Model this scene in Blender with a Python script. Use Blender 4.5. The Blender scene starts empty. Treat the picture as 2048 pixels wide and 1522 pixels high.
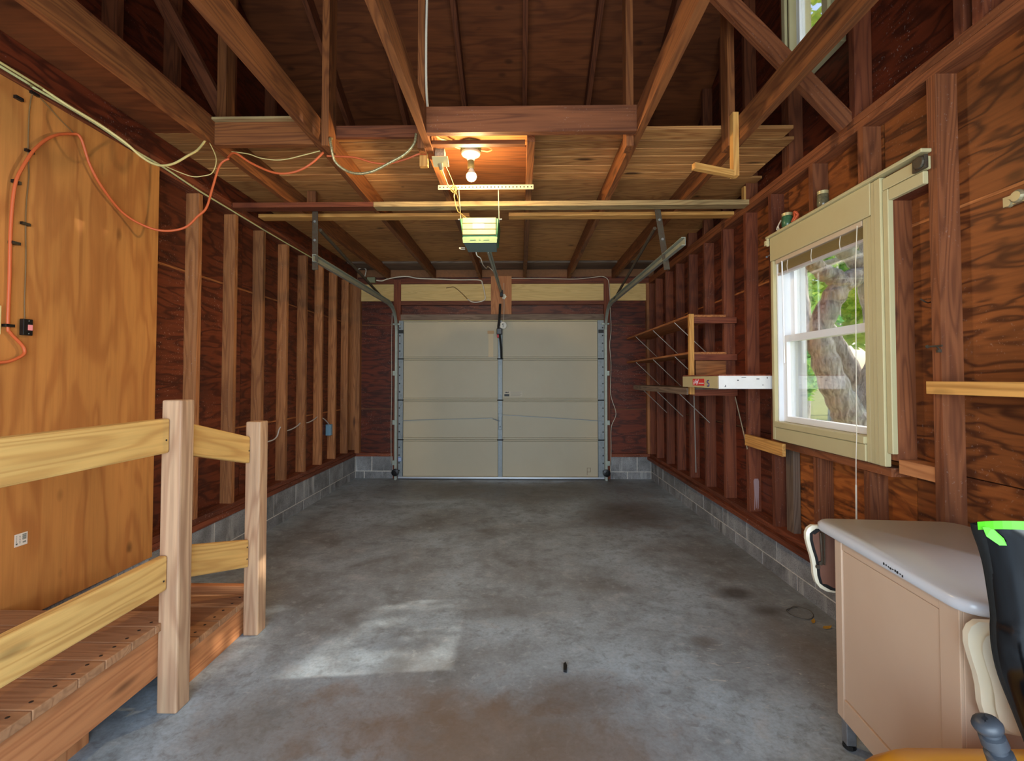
import bpy, bmesh, math, random
from mathutils import Vector, Matrix
random.seed(7)
SC = bpy.context.scene
COL = SC.collection
R = math.radians

# ------------------------------------------------------------------ camera, world, sun, exposure
cam_d = bpy.data.cameras.new('camera')
cam = bpy.data.objects.new('camera', cam_d); COL.objects.link(cam)
cam_d.sensor_width = 36; cam_d.lens = 16.70; cam_d.shift_y = -0.0141
cam.location = (0, 0, 1.33); cam.rotation_euler = (R(91.5), 0, math.atan(16 / 950))
cam_d.clip_start = 0.02
SC.camera = cam
SC.view_settings.view_transform = 'Standard'
SC.view_settings.look = 'None'
SC.view_settings.gamma = 1
SC.view_settings.use_curve_mapping = False
SC.view_settings.exposure = 0.0

world = bpy.data.worlds.new('sky'); SC.world = world; world.use_nodes = True
wn = world.node_tree; wn.nodes.clear()
w_out = wn.nodes.new('ShaderNodeOutputWorld'); w_bg = wn.nodes.new('ShaderNodeBackground')
w_sky = wn.nodes.new('ShaderNodeTexSky'); w_sky.sky_type = 'NISHITA'; w_sky.sun_disc = False
w_sky.sun_elevation = R(28); w_sky.sun_rotation = R(84); w_sky.dust_density = 2.0; w_sky.air_density = 1.0
w_bg.inputs['Strength'].default_value = 0.50
wn.links.new(w_sky.outputs[0], w_bg.inputs[0]); wn.links.new(w_bg.outputs[0], w_out.inputs[0])

def light(name, kind, loc, **kw):
    d = bpy.data.lights.new(name, kind); o = bpy.data.objects.new(name, d); COL.objects.link(o)
    o.location = loc
    for k, v in kw.items(): setattr(d, k, v)
    return o
sun = light('sun', 'SUN', (8, 4, 6), energy=5.0, angle=R(0.53), color=(1, 0.93, 0.80))
sun.rotation_euler = Vector((-1, -0.105, -0.525)).to_track_quat('-Z', 'Y').to_euler()
# added fill lamp, standing for daylight through an assumed, unseen doorway behind the camera
fill_lamp = light('assumed_doorway_fill', 'AREA', (-0.2, -1.02, 1.25), energy=165, shape='RECTANGLE', size=3.0, size_y=2.2, color=(0.74, 0.87, 1.0))
fill_lamp.rotation_euler = (R(90), 0, 0)
# portals: they only guide the sky's own light through the two windows
for nm, loc, sx, sy in (('side_window_portal', (1.90, 2.775, 1.56), 1.15, 0.83), ('gable_window_portal', (1.90, 2.84, 3.82), 1.07, 0.36)):
    po = light(nm, 'AREA', loc, shape='RECTANGLE', size=sx, size_y=sy); po.rotation_euler = (0, R(90), 0); po.data.cycles.is_portal = True

# ------------------------------------------------------------------ mesh building
class MB:
    def __init__(s): s.v = []; s.f = []
    def add(s, vs, fs):
        b = len(s.v); s.v += [tuple(v) for v in vs]; s.f += [tuple(b + i for i in f) for f in fs]; return s
    def box(s, x0, x1, y0, y1, z0, z1):
        return s.add([(x0, y0, z0), (x1, y0, z0), (x1, y1, z0), (x0, y1, z0), (x0, y0, z1), (x1, y0, z1), (x1, y1, z1), (x0, y1, z1)],
                     [(0, 3, 2, 1), (4, 5, 6, 7), (0, 1, 5, 4), (1, 2, 6, 5), (2, 3, 7, 6), (3, 0, 4, 7)])
    def prism(s, pts, vec):
        n = len(pts); vec = Vector(vec); a = [Vector(p) for p in pts]
        nr = Vector((0, 0, 0))
        for i in range(n): nr += a[i].cross(a[(i + 1) % n])
        if nr.dot(vec) > 0: a.reverse()
        vs = a + [p + vec for p in a]
        return s.add(vs, [tuple(range(n)), tuple(range(2 * n - 1, n - 1, -1))] + [((i + 1) % n, i, n + i, n + (i + 1) % n) for i in range(n)])
    def tube(s, pts, r, n=8, cap=True):
        pts = [Vector(p) for p in pts]; m = len(pts)
        rs = r if isinstance(r, (list, tuple)) else [r] * m
        t = [(pts[min(i + 1, m - 1)] - pts[max(i - 1, 0)]).normalized() for i in range(m)]
        u = t[0].orthogonal().normalized(); vs = []
        for i in range(m):
            u = (u - t[i] * u.dot(t[i]))
            u = u.normalized() if u.length > 1e-6 else t[i].orthogonal().normalized()
            w = t[i].cross(u)
            for k in range(n):
                a = 2 * math.pi * k / n; vs.append(pts[i] + (u * math.cos(a) + w * math.sin(a)) * rs[i])
        fs = [(i * n + k, i * n + (k + 1) % n, (i + 1) * n + (k + 1) % n, (i + 1) * n + k) for i in range(m - 1) for k in range(n)]
        if cap: fs += [tuple(range(n - 1, -1, -1)), tuple((m - 1) * n + k for k in range(n))]
        return s.add(vs, fs)
    def lathe(s, prof, c=(0, 0, 0), n=20, axis='Z'):
        vs = []
        for r, h in prof:
            for k in range(n):
                a = 2 * math.pi * k / n; p = (r * math.cos(a), r * math.sin(a), h)
                if axis == 'X': p = (h, r * math.cos(a), r * math.sin(a))
                if axis == 'Y': p = (r * math.sin(a), h, r * math.cos(a))
                vs.append((p[0] + c[0], p[1] + c[1], p[2] + c[2]))
        m = len(prof)
        fs = [(i * n + k, i * n + (k + 1) % n, (i + 1) * n + (k + 1) % n, (i + 1) * n + k) for i in range(m - 1) for k in range(n)]
        fs += [tuple(range(n - 1, -1, -1)), tuple((m - 1) * n + k for k in range(n))]
        return s.add(vs, fs)
    def beam(s, p0, p1, w, h, up=(0, 0, 1)):
        p0 = Vector(p0); p1 = Vector(p1); d = (p1 - p0).normalized(); a = d.cross(Vector(up)).normalized() * (w / 2); b = a.cross(d).normalized() * (h / 2)
        vs = [p + sa * a + sb * b for p in (p0, p1) for sa, sb in ((-1, -1), (1, -1), (1, 1), (-1, 1))]
        return s.add(vs, [(0, 3, 2, 1), (4, 5, 6, 7), (0, 1, 5, 4), (1, 2, 6, 5), (2, 3, 7, 6), (3, 0, 4, 7)])
    def sweep(s, path, prof, side):
        # profile (a along side, b along path normal) swept along a planar path
        path = [Vector(p) for p in path]; side = Vector(side); m = len(path); n = len(prof); vs = []
        for i in range(m):
            t = (path[min(i + 1, m - 1)] - path[max(i - 1, 0)]).normalized(); nr = t.cross(side).normalized()
            vs += [path[i] + side * a + nr * b for a, b in prof]
        fs = [(i * n + k, i * n + (k + 1) % n, (i + 1) * n + (k + 1) % n, (i + 1) * n + k) for i in range(m - 1) for k in range(n)]
        fs += [tuple(range(n - 1, -1, -1)), tuple((m - 1) * n + k for k in range(n))]
        return s.add(vs, fs)
    def grid(s, rows, close=False):
        m = len(rows); n = len(rows[0]); vs = [p for r in rows for p in r]
        return s.add(vs, [(i * n + k, i * n + (k + 1) % n, (i + 1) * n + (k + 1) % n, (i + 1) * n + k) for i in range(m - 1) for k in range(n if close else n - 1)])
    def center(s):
        a = [[p[i] for p in s.v] for i in range(3)]
        return Vector([(min(c) + max(c)) / 2 for c in a])
    def obj(s, name, mat, parent=None, smooth=False, bevel=0, seg=2, origin=None, mtx=None, recalc=True):
        me = bpy.data.meshes.new(name)
        c = Vector(origin) if origin is not None else (s.center() if mtx is None else Vector((0, 0, 0)))
        me.from_pydata([Vector(p) - c for p in s.v], [], s.f); me.validate()
        if recalc or bevel:
            bm = bmesh.new(); bm.from_mesh(me)
            bmesh.ops.recalc_face_normals(bm, faces=bm.faces)
            if bevel:
                ed = [e for e in bm.edges if len(e.link_faces) == 2 and e.calc_face_angle(0) > 0.5]
                bmesh.ops.bevel(bm, geom=ed, offset=bevel, segments=seg, affect='EDGES', profile=0.5)
            bm.to_mesh(me); bm.free()
        if smooth and not (bevel and smooth == 'auto'):
            for p in me.polygons: p.use_smooth = True
            if smooth == 'auto':
                try: me.set_sharp_from_angle(angle=R(50))
                except Exception: pass
        me.materials.append(mat)
        o = bpy.data.objects.new(name, me); COL.objects.link(o)
        M = mtx if mtx is not None else Matrix.Translation(c)
        setpar(o, M, parent)
        return o
WM = {}
def setpar(o, M, parent):
    WM[o.name] = M
    if parent is not None:
        o.parent = parent; o.matrix_parent_inverse = WM[parent.name].inverted()
    o.matrix_basis = M
def tag(o, label=None, cat=None, group=None, kind=None):
    if label: o['label'] = label
    if cat: o['category'] = cat
    if group: o['group'] = group
    if kind: o['kind'] = kind
    return o
def thing(name, label, cat, loc, group=None):
    o = bpy.data.objects.new(name, None); COL.objects.link(o); o.empty_display_size = 0.1
    setpar(o, Matrix.Translation(loc), None)
    return tag(o, label, cat, group)
def spline(pts, n=6):
    P = [Vector(p) for p in pts]; out = []
    for i in range(len(P) - 1):
        a = P[max(i - 1, 0)]; b = P[i]; c = P[i + 1]; d = P[min(i + 2, len(P) - 1)]
        for k in range(n):
            t = k / n
            out.append(0.5 * ((2 * b) + (c - a) * t + (2 * a - 5 * b + 4 * c - d) * t * t + (3 * b - a - 3 * c + d) * t ** 3))
    out.append(P[-1]); return out

# ------------------------------------------------------------------ materials
def lin(c):
    return tuple(((v / 255) / 12.92 if v / 255 <= 0.04045 else ((v / 255 + 0.055) / 1.055) ** 2.4) for v in c) + (1.0,)
class NT:
    def __init__(s, name):
        s.m = bpy.data.materials.new(name); s.m.use_nodes = True; s.t = s.m.node_tree; s.t.nodes.clear()
        s.out = s.n('ShaderNodeOutputMaterial'); s.p = s.n('ShaderNodeBsdfPrincipled'); s.l(s.p.outputs[0], s.out.inputs[0])
    def n(s, kind, **kw):
        nd = s.t.nodes.new(kind)
        for k, v in kw.items():
            if isinstance(k, str) and hasattr(nd, k): setattr(nd, k, v)
            else: nd.inputs[k].default_value = v
        return nd
    def l(s, a, b): s.t.links.new(a, b)
    def setin(s, nd, i, v):
        if hasattr(v, 'is_output') or isinstance(v, bpy.types.NodeSocket): s.l(v, nd.inputs[i])
        else: nd.inputs[i].default_value = v
    def math(s, op, a, b=None, c=None, clamp=False):
        nd = s.n('ShaderNodeMath'); nd.operation = op; nd.use_clamp = clamp
        s.setin(nd, 0, a)
        if b is not None: s.setin(nd, 1, b)
        if c is not None: s.setin(nd, 2, c)
        return nd.outputs[0]
    def mix(s, f, a, b, mode='MIX'):
        nd = s.n('ShaderNodeMix'); nd.data_type = 'RGBA'; nd.blend_type = mode; nd.clamp_factor = True
        s.setin(nd, 0, f); s.setin(nd, 6, a); s.setin(nd, 7, b); return nd.outputs[2]
    def noise(s, vec, scale, detail=3, rough=0.5, dist=0.0):
        nd = s.n('ShaderNodeTexNoise'); nd.inputs['Scale'].default_value = scale; nd.inputs['Detail'].default_value = detail
        nd.inputs['Roughness'].default_value = rough; nd.inputs['Distortion'].default_value = dist
        s.l(vec, nd.inputs['Vector']); return nd.outputs[0]
    def ramp(s, v, lo, hi, a=0.0, b=1.0):
        nd = s.n('ShaderNodeMapRange'); nd.clamp = True
        s.setin(nd, 0, v)
        for i, x in zip((1, 2, 3, 4), (lo, hi, a, b)): nd.inputs[i].default_value = x
        return nd.outputs[0]
    def vscale(s, vec, sc):
        nd = s.n('ShaderNodeVectorMath'); nd.operation = 'MULTIPLY'; s.l(vec, nd.inputs[0]); nd.inputs[1].default_value = sc; return nd.outputs[0]
    def coords(s, rnd=True):
        tc = s.n('ShaderNodeTexCoord')
        if not rnd: return tc.outputs['Object'], None
        oi = s.n('ShaderNodeObjectInfo'); ad = s.n('ShaderNodeVectorMath'); ad.operation = 'ADD'
        cb = s.n('ShaderNodeCombineXYZ'); r = oi.outputs['Random']
        for i, k in enumerate((37.0, 61.0, 53.0)): s.l(s.math('MULTIPLY', r, k), cb.inputs[i])
        s.l(tc.outputs['Object'], ad.inputs[0]); s.l(cb.outputs[0], ad.inputs[1]); return ad.outputs[0], r
    def bump(s, h, strength=0.2, dist=0.01):
        b = s.n('ShaderNodeBump'); b.inputs['Strength'].default_value = strength; b.inputs['Distance'].default_value = dist
        s.l(h, b.inputs['Height']); s.l(b.outputs[0], s.p.inputs['Normal'])
MATS = {}
def wood(name, light_c, dark_c, axis, rough=0.62, rings=14, ply=False, knots=0.5, mottle=0.35, fine=0.35, vary=0.3, ringc=0.6, stain=None, specks=0.0, sc=1.0, kn=0.48):
    key = (name, axis)
    if key in MATS: return MATS[key]
    N = NT(name + '_' + axis); co, rnd = N.coords()
    along, across = (1.5 * sc, 7.0 * sc) if ply else (0.7 * sc, 9.0 * sc)
    fa, fc = (2.5, 55.0)
    def vec(a, c): return tuple(a if ax == axis else c for ax in 'XYZ')
    low = N.noise(N.vscale(co, vec(along, across)), 1.0, 2.5 if ply else 2, 0.45, 0.4 if ply else 0.2)
    ring = N.math('SINE', N.math('MULTIPLY', low, rings * 6.283))
    ring = N.ramp(ring, -0.7, 1.0)
    ring = N.math('POWER', ring, 1.6)
    fin = N.noise(N.vscale(co, vec(fa, fc)), 1.0, 4, 0.6)
    mot = N.noise(N.vscale(co, vec(0.8, 2.2)), 1.0, 3, 0.55)
    c = N.mix(N.math('MULTIPLY', ring, ringc), lin(light_c), lin(dark_c))
    c = N.mix(N.math('MULTIPLY', N.ramp(fin, 0.42, 0.72), fine), c, lin([v * 0.62 for v in dark_c]))
    c = N.mix(N.math('MULTIPLY', N.ramp(mot, 0.45, 0.72), mottle), c, lin([v * 0.55 for v in dark_c]))
    if knots:
        vo = N.n('ShaderNodeTexVoronoi'); vo.inputs['Scale'].default_value = 1.0
        N.l(N.vscale(co, vec(1.7, 6.5) if not ply else vec(3.0, 5.5)), vo.inputs['Vector'])
        k = N.ramp(vo.outputs['Distance'], 0.06, 0.16, 1.0, 0.0)
        sel = N.ramp(N.noise(N.vscale(co, (0.9, 0.9, 0.9)), 2.3, 1), kn, kn + 0.03)
        c = N.mix(N.math('MULTIPLY', N.math('MULTIPLY', k, sel), knots), c, lin([v * 0.35 for v in dark_c]))
    if stain:
        st = N.noise(N.vscale(co, vec(1.6, 5.0)), 1.0, 5, 0.65, 1.0)
        c = N.mix(N.ramp(st, 0.50, 0.60, 0.0, stain), c, lin((38, 20, 14)))
    if specks:
        sp = N.noise(co, 95.0, 2, 0.5)
        sm = N.ramp(N.noise(co, 3.0, 2), 0.45, 0.6)
        c = N.mix(N.math('MULTIPLY', N.math('MULTIPLY', N.ramp(sp, 0.66, 0.70), sm), specks), c, lin((190, 170, 160)))
    val = N.math('ADD', N.math('MULTIPLY', rnd, vary), 1.0 - vary * 0.5)
    hs = N.n('ShaderNodeHueSaturation'); N.l(val, hs.inputs['Value']); N.l(c, hs.inputs['Color'])
    N.l(hs.outputs[0], N.p.inputs['Base Color'])
    N.p.inputs['Roughness'].default_value = rough
    N.p.inputs['Specular IOR Level'].default_value = 0.35
    N.bump(N.math('ADD', N.math('MULTIPLY', fin, 0.7), N.math('MULTIPLY', ring, 0.3)), 0.25, 0.004)
    MATS[key] = N.m; return N.m
W = {
    'sheath': dict(sc=1.7, light_c=(112, 54, 31), dark_c=(62, 26, 16), ply=True, rings=4.5, mottle=0.45, vary=0.25, rough=0.5, knots=0.3, ringc=0.8, specks=0.35),
    'sheath_dark': dict(sc=1.7, light_c=(112, 48, 25), dark_c=(60, 24, 14), ply=True, rings=4.5, mottle=0.5, vary=0.25, rough=0.5, knots=0.3, ringc=0.8, specks=0.35),
    'sheath_orange': dict(sc=1.7, light_c=(150, 86, 42), dark_c=(74, 36, 18), ply=True, rings=5, mottle=0.45, vary=0.15, rough=0.5, knots=0.5, ringc=0.85, specks=0.2),
    'sheath_stained': dict(sc=1.7, light_c=(186, 108, 50), dark_c=(100, 46, 22), ply=True, rings=5, mottle=0.4, vary=0.1, rough=0.5, stain=0.9),
    'newply': dict(kn=0.40, light_c=(204, 138, 72), dark_c=(166, 98, 48), ply=True, rings=4, mottle=0.16, vary=0.05, rough=0.5, knots=0.75, fine=0.2, ringc=0.55),
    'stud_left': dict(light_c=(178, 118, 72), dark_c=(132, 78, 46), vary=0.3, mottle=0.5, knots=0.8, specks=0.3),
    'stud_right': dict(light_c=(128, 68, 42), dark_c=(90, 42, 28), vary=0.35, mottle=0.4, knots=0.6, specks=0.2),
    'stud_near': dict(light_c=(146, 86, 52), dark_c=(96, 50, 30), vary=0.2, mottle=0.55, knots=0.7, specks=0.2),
    'plate': dict(light_c=(140, 74, 46), dark_c=(86, 42, 28), vary=0.2, mottle=0.6, knots=0.3, specks=0.8),
    'plate_grey': dict(light_c=(140, 118, 100), dark_c=(96, 74, 60), vary=0.2, mottle=0.6, knots=0.3),
    'joist': dict(light_c=(142, 86, 46), dark_c=(94, 50, 28), vary=0.3, mottle=0.4, knots=0.6),
    'rafter': dict(light_c=(126, 70, 42), dark_c=(82, 42, 26), vary=0.25, mottle=0.4, knots=0.4),
    'roofply': dict(light_c=(128, 70, 36), dark_c=(90, 46, 24), ply=True, rings=4, vary=0.2, mottle=0.4, knots=0.55),
    'plank': dict(light_c=(212, 152, 90), dark_c=(156, 92, 48), vary=0.6, mottle=0.4, knots=0.9),
    'loftply': dict(light_c=(204, 146, 86), dark_c=(160, 102, 56), ply=True, rings=8, vary=0.2, mottle=0.3, knots=0.8),
    'grey_beam': dict(light_c=(186, 160, 112), dark_c=(140, 112, 74), vary=0.1, mottle=0.4, knots=0.3),
    'pine': dict(light_c=(226, 168, 92), dark_c=(186, 124, 60), vary=0.15, mottle=0.15, knots=0.5),
    'rail': dict(light_c=(222, 180, 108), dark_c=(190, 140, 76), vary=0.1, mottle=0.12, knots=0.9, rings=9, fine=0.2),
    'post': dict(light_c=(198, 162, 128), dark_c=(160, 118, 90), vary=0.1, mottle=0.15, knots=0.4, rings=10),
    'deck': dict(light_c=(172, 128, 92), dark_c=(128, 88, 60), vary=0.2, mottle=0.3, knots=0.5, fine=0.2, ringc=0.4),
    'rim': dict(light_c=(198, 134, 86), dark_c=(158, 94, 56), vary=0.1, mottle=0.2, knots=0.6, fine=0.2, ringc=0.5),
    'shelf': dict(light_c=(190, 122, 70), dark_c=(136, 76, 42), vary=0.2, mottle=0.25, knots=0.5),
    'cleat': dict(light_c=(150, 80, 54), dark_c=(104, 50, 34), vary=0.15, mottle=0.3, knots=0.4),
    'cream_board': dict(light_c=(224, 194, 130), dark_c=(206, 172, 108), vary=0.08, mottle=0.12, knots=0.8, fine=0.15),
}
def wm(kind, axis): return wood(kind, axis=axis, **W[kind])
def plain(name, col, rough=0.5, metal=0.0, noise=0.0, nscale=30, spec=0.5, col2=None, bump=0.0):
    if name in MATS: return MATS[name]
    N = NT(name); N.p.inputs['Roughness'].default_value = rough; N.p.inputs['Metallic'].default_value = metal
    N.p.inputs['Specular IOR Level'].default_value = spec
    if noise:
        co, r = N.coords(); n = N.noise(co, nscale, 4, 0.6)
        c = N.mix(N.ramp(n, 0.35, 0.7, 0, noise), lin(col), lin(col2 or [v * 0.5 for v in col])); N.l(c, N.p.inputs['Base Color'])
        if bump: N.bump(n, bump, 0.004)
    else: N.p.inputs['Base Color'].default_value = lin(col)
    MATS[name] = N.m; return N.m
def emit(name, col, strength):
    N = NT(name); e = N.n('ShaderNodeEmission'); e.inputs[0].default_value = col; e.inputs[1].default_value = strength
    N.l(e.outputs[0], N.out.inputs[0]); return N.m
def concrete():
    N = NT('floor_concrete'); co, _ = N.coords(False)
    big = N.noise(co, 0.9, 4, 0.6, 0.4); med = N.noise(co, 4.5, 5, 0.65, 0.3); fin = N.noise(co, 60, 3, 0.6)
    c = N.mix(N.ramp(big, 0.38, 0.62), lin((172, 188, 200)), lin((132, 136, 138)))
    spk = N.noise(co, 17.0, 5, 0.7, 0.5)
    c = N.mix(N.math('MULTIPLY', N.ramp(med, 0.48, 0.72), 0.5), c, lin((84, 78, 70)))
    c = N.mix(N.math('MULTIPLY', N.ramp(spk, 0.52, 0.66), N.ramp(big, 0.4, 0.6, 0.45, 0.1)), c, lin((86, 80, 72)))
    c = N.mix(N.math('MULTIPLY', N.ramp(spk, 0.34, 0.44, 1, 0), 0.3), c, lin((200, 206, 210)))
    c = N.mix(N.math('MULTIPLY', N.ramp(med, 0.30, 0.42, 1, 0), 0.4), c, lin((194, 197, 200)))
    c = N.mix(N.math('MULTIPLY', N.ramp(fin, 0.4, 0.7), 0.25), c, lin((90, 84, 78)))
    sep = N.n('ShaderNodeSeparateXYZ'); N.l(co, sep.inputs[0])
    def blob(x, y, rx, ry, col, amt, c):
        dx = N.math('MULTIPLY', N.math('SUBTRACT', sep.outputs[0], x), 1 / rx); dy = N.math('MULTIPLY', N.math('SUBTRACT', sep.outputs[1], y), 1 / ry)
        d = N.math('SQRT', N.math('ADD', N.math('MULTIPLY', dx, dx), N.math('MULTIPLY', dy, dy)))
        d = N.math('ADD', d, N.math('MULTIPLY', N.math('SUBTRACT', med, 0.5), 1.6))
        return N.mix(N.ramp(d, 0.45, 1.1, amt, 0), c, lin(col))
    # old oil and rust stains soaked into the slab
    for a in ((-0.05, 1.72, 0.75, 0.40, (104, 80, 56), 0.7), (-0.95, 1.75, 0.35, 0.35, (104, 88, 68), 0.5), (0.0, 6.0, 1.8, 0.5, (84, 76, 68), 0.5), (0.25, 2.05, 0.35, 0.16, (92, 72, 54), 0.45), (-0.5, 1.9, 0.5, 0.3, (120, 92, 66), 0.35),
              (1.05, 4.75, 0.5, 0.6, (78, 62, 48), 0.6), (0.3, 5.6, 1.2, 0.5, (88, 74, 62), 0.55), (0.7, 4.5, 0.3, 0.35, (86, 70, 56), 0.4),
              (1.33, 3.0, 0.13, 0.10, (62, 54, 48), 0.7), (1.42, 2.78, 0.12, 0.08, (66, 56, 48), 0.6), (0.93, 2.45, 0.09, 0.07, (100, 92, 84), 0.6),
              (-1.0, 5.7, 1.0, 0.5, (96, 88, 82), 0.4), (-0.1, 2.8, 0.25, 0.2, (92, 84, 76), 0.3), (1.4, 2.1, 0.25, 0.6, (110, 80, 44), 0.35)):
        c = blob(a[0], a[1], a[2], a[3], a[4], a[5], c)
    # white paint scuffs
    sc = N.noise(N.vscale(co, (3.0, 9.0, 1)), 3.0, 6, 0.7, 1.5)
    msk = N.n('ShaderNodeMath'); msk.operation = 'MULTIPLY'
    dx = N.math('MULTIPLY', N.math('SUBTRACT', sep.outputs[0], 1.05), 2.2); dy = N.math('MULTIPLY', N.math('SUBTRACT', sep.outputs[1], 2.15), 1.6)
    d = N.math('SQRT', N.math('ADD', N.math('MULTIPLY', dx, dx), N.math('MULTIPLY', dy, dy)))
    N.l(N.ramp(d, 0.3, 1.0, 1, 0), msk.inputs[0]); N.l(N.ramp(sc, 0.60, 0.66), msk.inputs[1])
    c = N.mix(N.math('MULTIPLY', msk.outputs[0], 0.75), c, lin((206, 204, 198)))
    N.l(c, N.p.inputs['Base Color'])
    N.l(N.ramp(med, 0.3, 0.7, 0.38, 0.62), N.p.inputs['Roughness'])
    N.bump(N.math('ADD', N.math('MULTIPLY', fin, 0.5), med), 0.12, 0.004)
    return N.m
def block_mat():
    N = NT('concrete_block'); co, r = N.coords()
    f = N.noise(co, 130, 2, 0.6); m = N.noise(co, 5, 4, 0.6)
    c = N.mix(N.ramp(m, 0.35, 0.7), lin((158, 160, 162)), lin((112, 112, 112)))
    c = N.mix(N.ramp(f, 0.5, 0.68, 0, 0.6), c, lin((70, 72, 76)))
    st = N.noise(N.vscale(co, (9, 9, 1.2)), 1.0, 3, 0.6)
    c = N.mix(N.ramp(st, 0.58, 0.68, 0, 0.5), c, lin((206, 206, 204)))
    hs = N.n('ShaderNodeHueSaturation'); N.l(N.math('ADD', N.math('MULTIPLY', r, 0.3), 0.85), hs.inputs['Value']); N.l(c, hs.inputs['Color'])
    N.l(hs.outputs[0], N.p.inputs['Base Color']); N.p.inputs['Roughness'].default_value = 0.9; N.bump(f, 0.5, 0.004); return N.m
def glass_mat():
    N = NT('window_glass'); tr = N.n('ShaderNodeBsdfTransparent'); gl_ = N.n('ShaderNodeBsdfGlossy'); gl_.inputs['Roughness'].default_value = 0.03
    fr = N.n('ShaderNodeFresnel'); fr.inputs['IOR'].default_value = 1.45
    mx = N.n('ShaderNodeMixShader'); N.l(N.math('MULTIPLY', fr.outputs[0], 0.6), mx.inputs[0]); N.l(tr.outputs[0], mx.inputs[1]); N.l(gl_.outputs[0], mx.inputs[2]); N.l(mx.outputs[0], N.out.inputs[0]); return N.m
def leaf_mat(name, a, b):
    N = NT(name); co, r = N.coords(); n = N.noise(co, 2.2, 2); n2 = N.noise(co, 17, 1)
    c = N.mix(N.ramp(N.math('ADD', N.math('MULTIPLY', n, 0.5), N.math('MULTIPLY', n2, 0.5)), 0.38, 0.62), lin(a), lin(b))
    d = N.n('ShaderNodeBsdfDiffuse'); t = N.n('ShaderNodeBsdfTranslucent'); mx = N.n('ShaderNodeMixShader'); mx.inputs[0].default_value = 0.45
    N.l(c, d.inputs[0]); N.l(c, t.inputs[0]); N.l(d.outputs[0], mx.inputs[1]); N.l(t.outputs[0], mx.inputs[2]); N.l(mx.outputs[0], N.out.inputs[0]); return N.m
def bark_mat():
    N = NT('bark'); co, r = N.coords(); f = N.noise(N.vscale(co, (26, 26, 7)), 1.0, 5, 0.65, 0.6); m = N.noise(co, 3, 3)
    c = N.mix(N.ramp(f, 0.36, 0.62), lin((128, 120, 118)), lin((232, 228, 226)))
    c = N.mix(N.ramp(m, 0.5, 0.62, 0, 0.5), c, lin((190, 204, 200)))
    N.l(c, N.p.inputs['Base Color']); N.p.inputs['Roughness'].default_value = 0.9; N.bump(f, 0.9, 0.03); return N.m
M_floor = concrete(); M_block = block_mat(); M_glass = glass_mat(); M_bark = bark_mat()
M_mortar = plain('mortar', (222, 218, 210), 0.9, noise=0.4)
M_galv = plain('galvanized_steel', (146, 152, 154), 0.55, 0.6, noise=0.45, nscale=40, col2=(120, 128, 132))
M_track = plain('track_steel', (172, 178, 166), 0.5, 0.5, noise=0.3, nscale=25, col2=(130, 134, 124))
M_rust = plain('rusty_iron', (86, 82, 70), 0.6, 0.5, noise=0.7, nscale=50, col2=(84, 54, 38))
M_dark = plain('dark_steel', (44, 44, 44), 0.5, 0.4)
M_door = plain('door_backing', (196, 184, 156), 0.55, noise=0.25, nscale=2.0, col2=(176, 160, 130))
M_cream = plain('cream_paint', (200, 188, 144), 0.5, noise=0.2, nscale=7, col2=(182, 166, 120))
M_white = plain('white_paint', (236, 238, 240), 0.45)
M_vinyl = plain('white_vinyl', (240, 243, 248), 0.4)
M_blk = plain('black_plastic', (20, 20, 21), 0.32)
M_orange = plain('orange_rubber', (206, 98, 52), 0.5)
M_cable = plain('cream_cable', (214, 196, 130), 0.5)
M_wcable = plain('white_cable', (226, 216, 196), 0.5)
M_bx = plain('armoured_cable', (206, 190, 140), 0.4, 0.5, noise=0.8, nscale=110, col2=(70, 60, 44))
M_tan = plain('tan_plastic', (226, 208, 150), 0.45)
M_siding = plain('siding_board', (150, 100, 64), 0.8, noise=0.3)
M_shadowgap = plain('dark_felt', (30, 22, 18), 0.9)

AX = 'XYZ'
def board(name, x0, x1, y0, y1, z0, z1, kind, parent, bevel=0, axis=None):
    d = (x1 - x0, y1 - y0, z1 - z0); ax = axis or AX[d.index(max(d))]
    mat = wm(kind, ax) if isinstance(kind, str) else kind
    return MB().box(x0, x1, y0, y1, z0, z1).obj(name, mat, parent, bevel=bevel, smooth='auto' if bevel else False)
def obeam(name, p0, p1, w, h, kind, parent, up=(0, 0, 1), bevel=0):
    # a board laid from p0 to p1 with its own axes, so that its grain runs along it
    p0 = Vector(p0); p1 = Vector(p1); d = (p1 - p0); L = d.length; x = d.normalized(); y = Vector(up).cross(x).normalized(); z = x.cross(y)
    M = Matrix((x, y, z)).transposed().to_4x4(); M.translation = (p0 + p1) / 2
    mat = wm(kind, 'X') if isinstance(kind, str) else kind
    return MB().box(-L / 2, L / 2, -w / 2, w / 2, -h / 2, h / 2).obj(name, mat, parent, mtx=M, bevel=bevel, smooth='auto' if bevel else False)
def struct(o): o['kind'] = 'structure'; return o

# ================================================================== FLOOR AND WALLS
XL, XR, YB, YF = -2.2, 1.715, 6.36, -1.0
floor = struct(MB().box(-2.62, 2.05, -1.25, 6.62, -0.15, 0).obj('floor', M_floor, origin=(0, 0, 0)))
def zroof(y): return 3.125 + 0.5 * (6.35 - y) if y > 2.75 else 3.125 + 0.5 * 3.6 - 0.5 * (2.75 - y)   # underside of the roof sheathing

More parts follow.
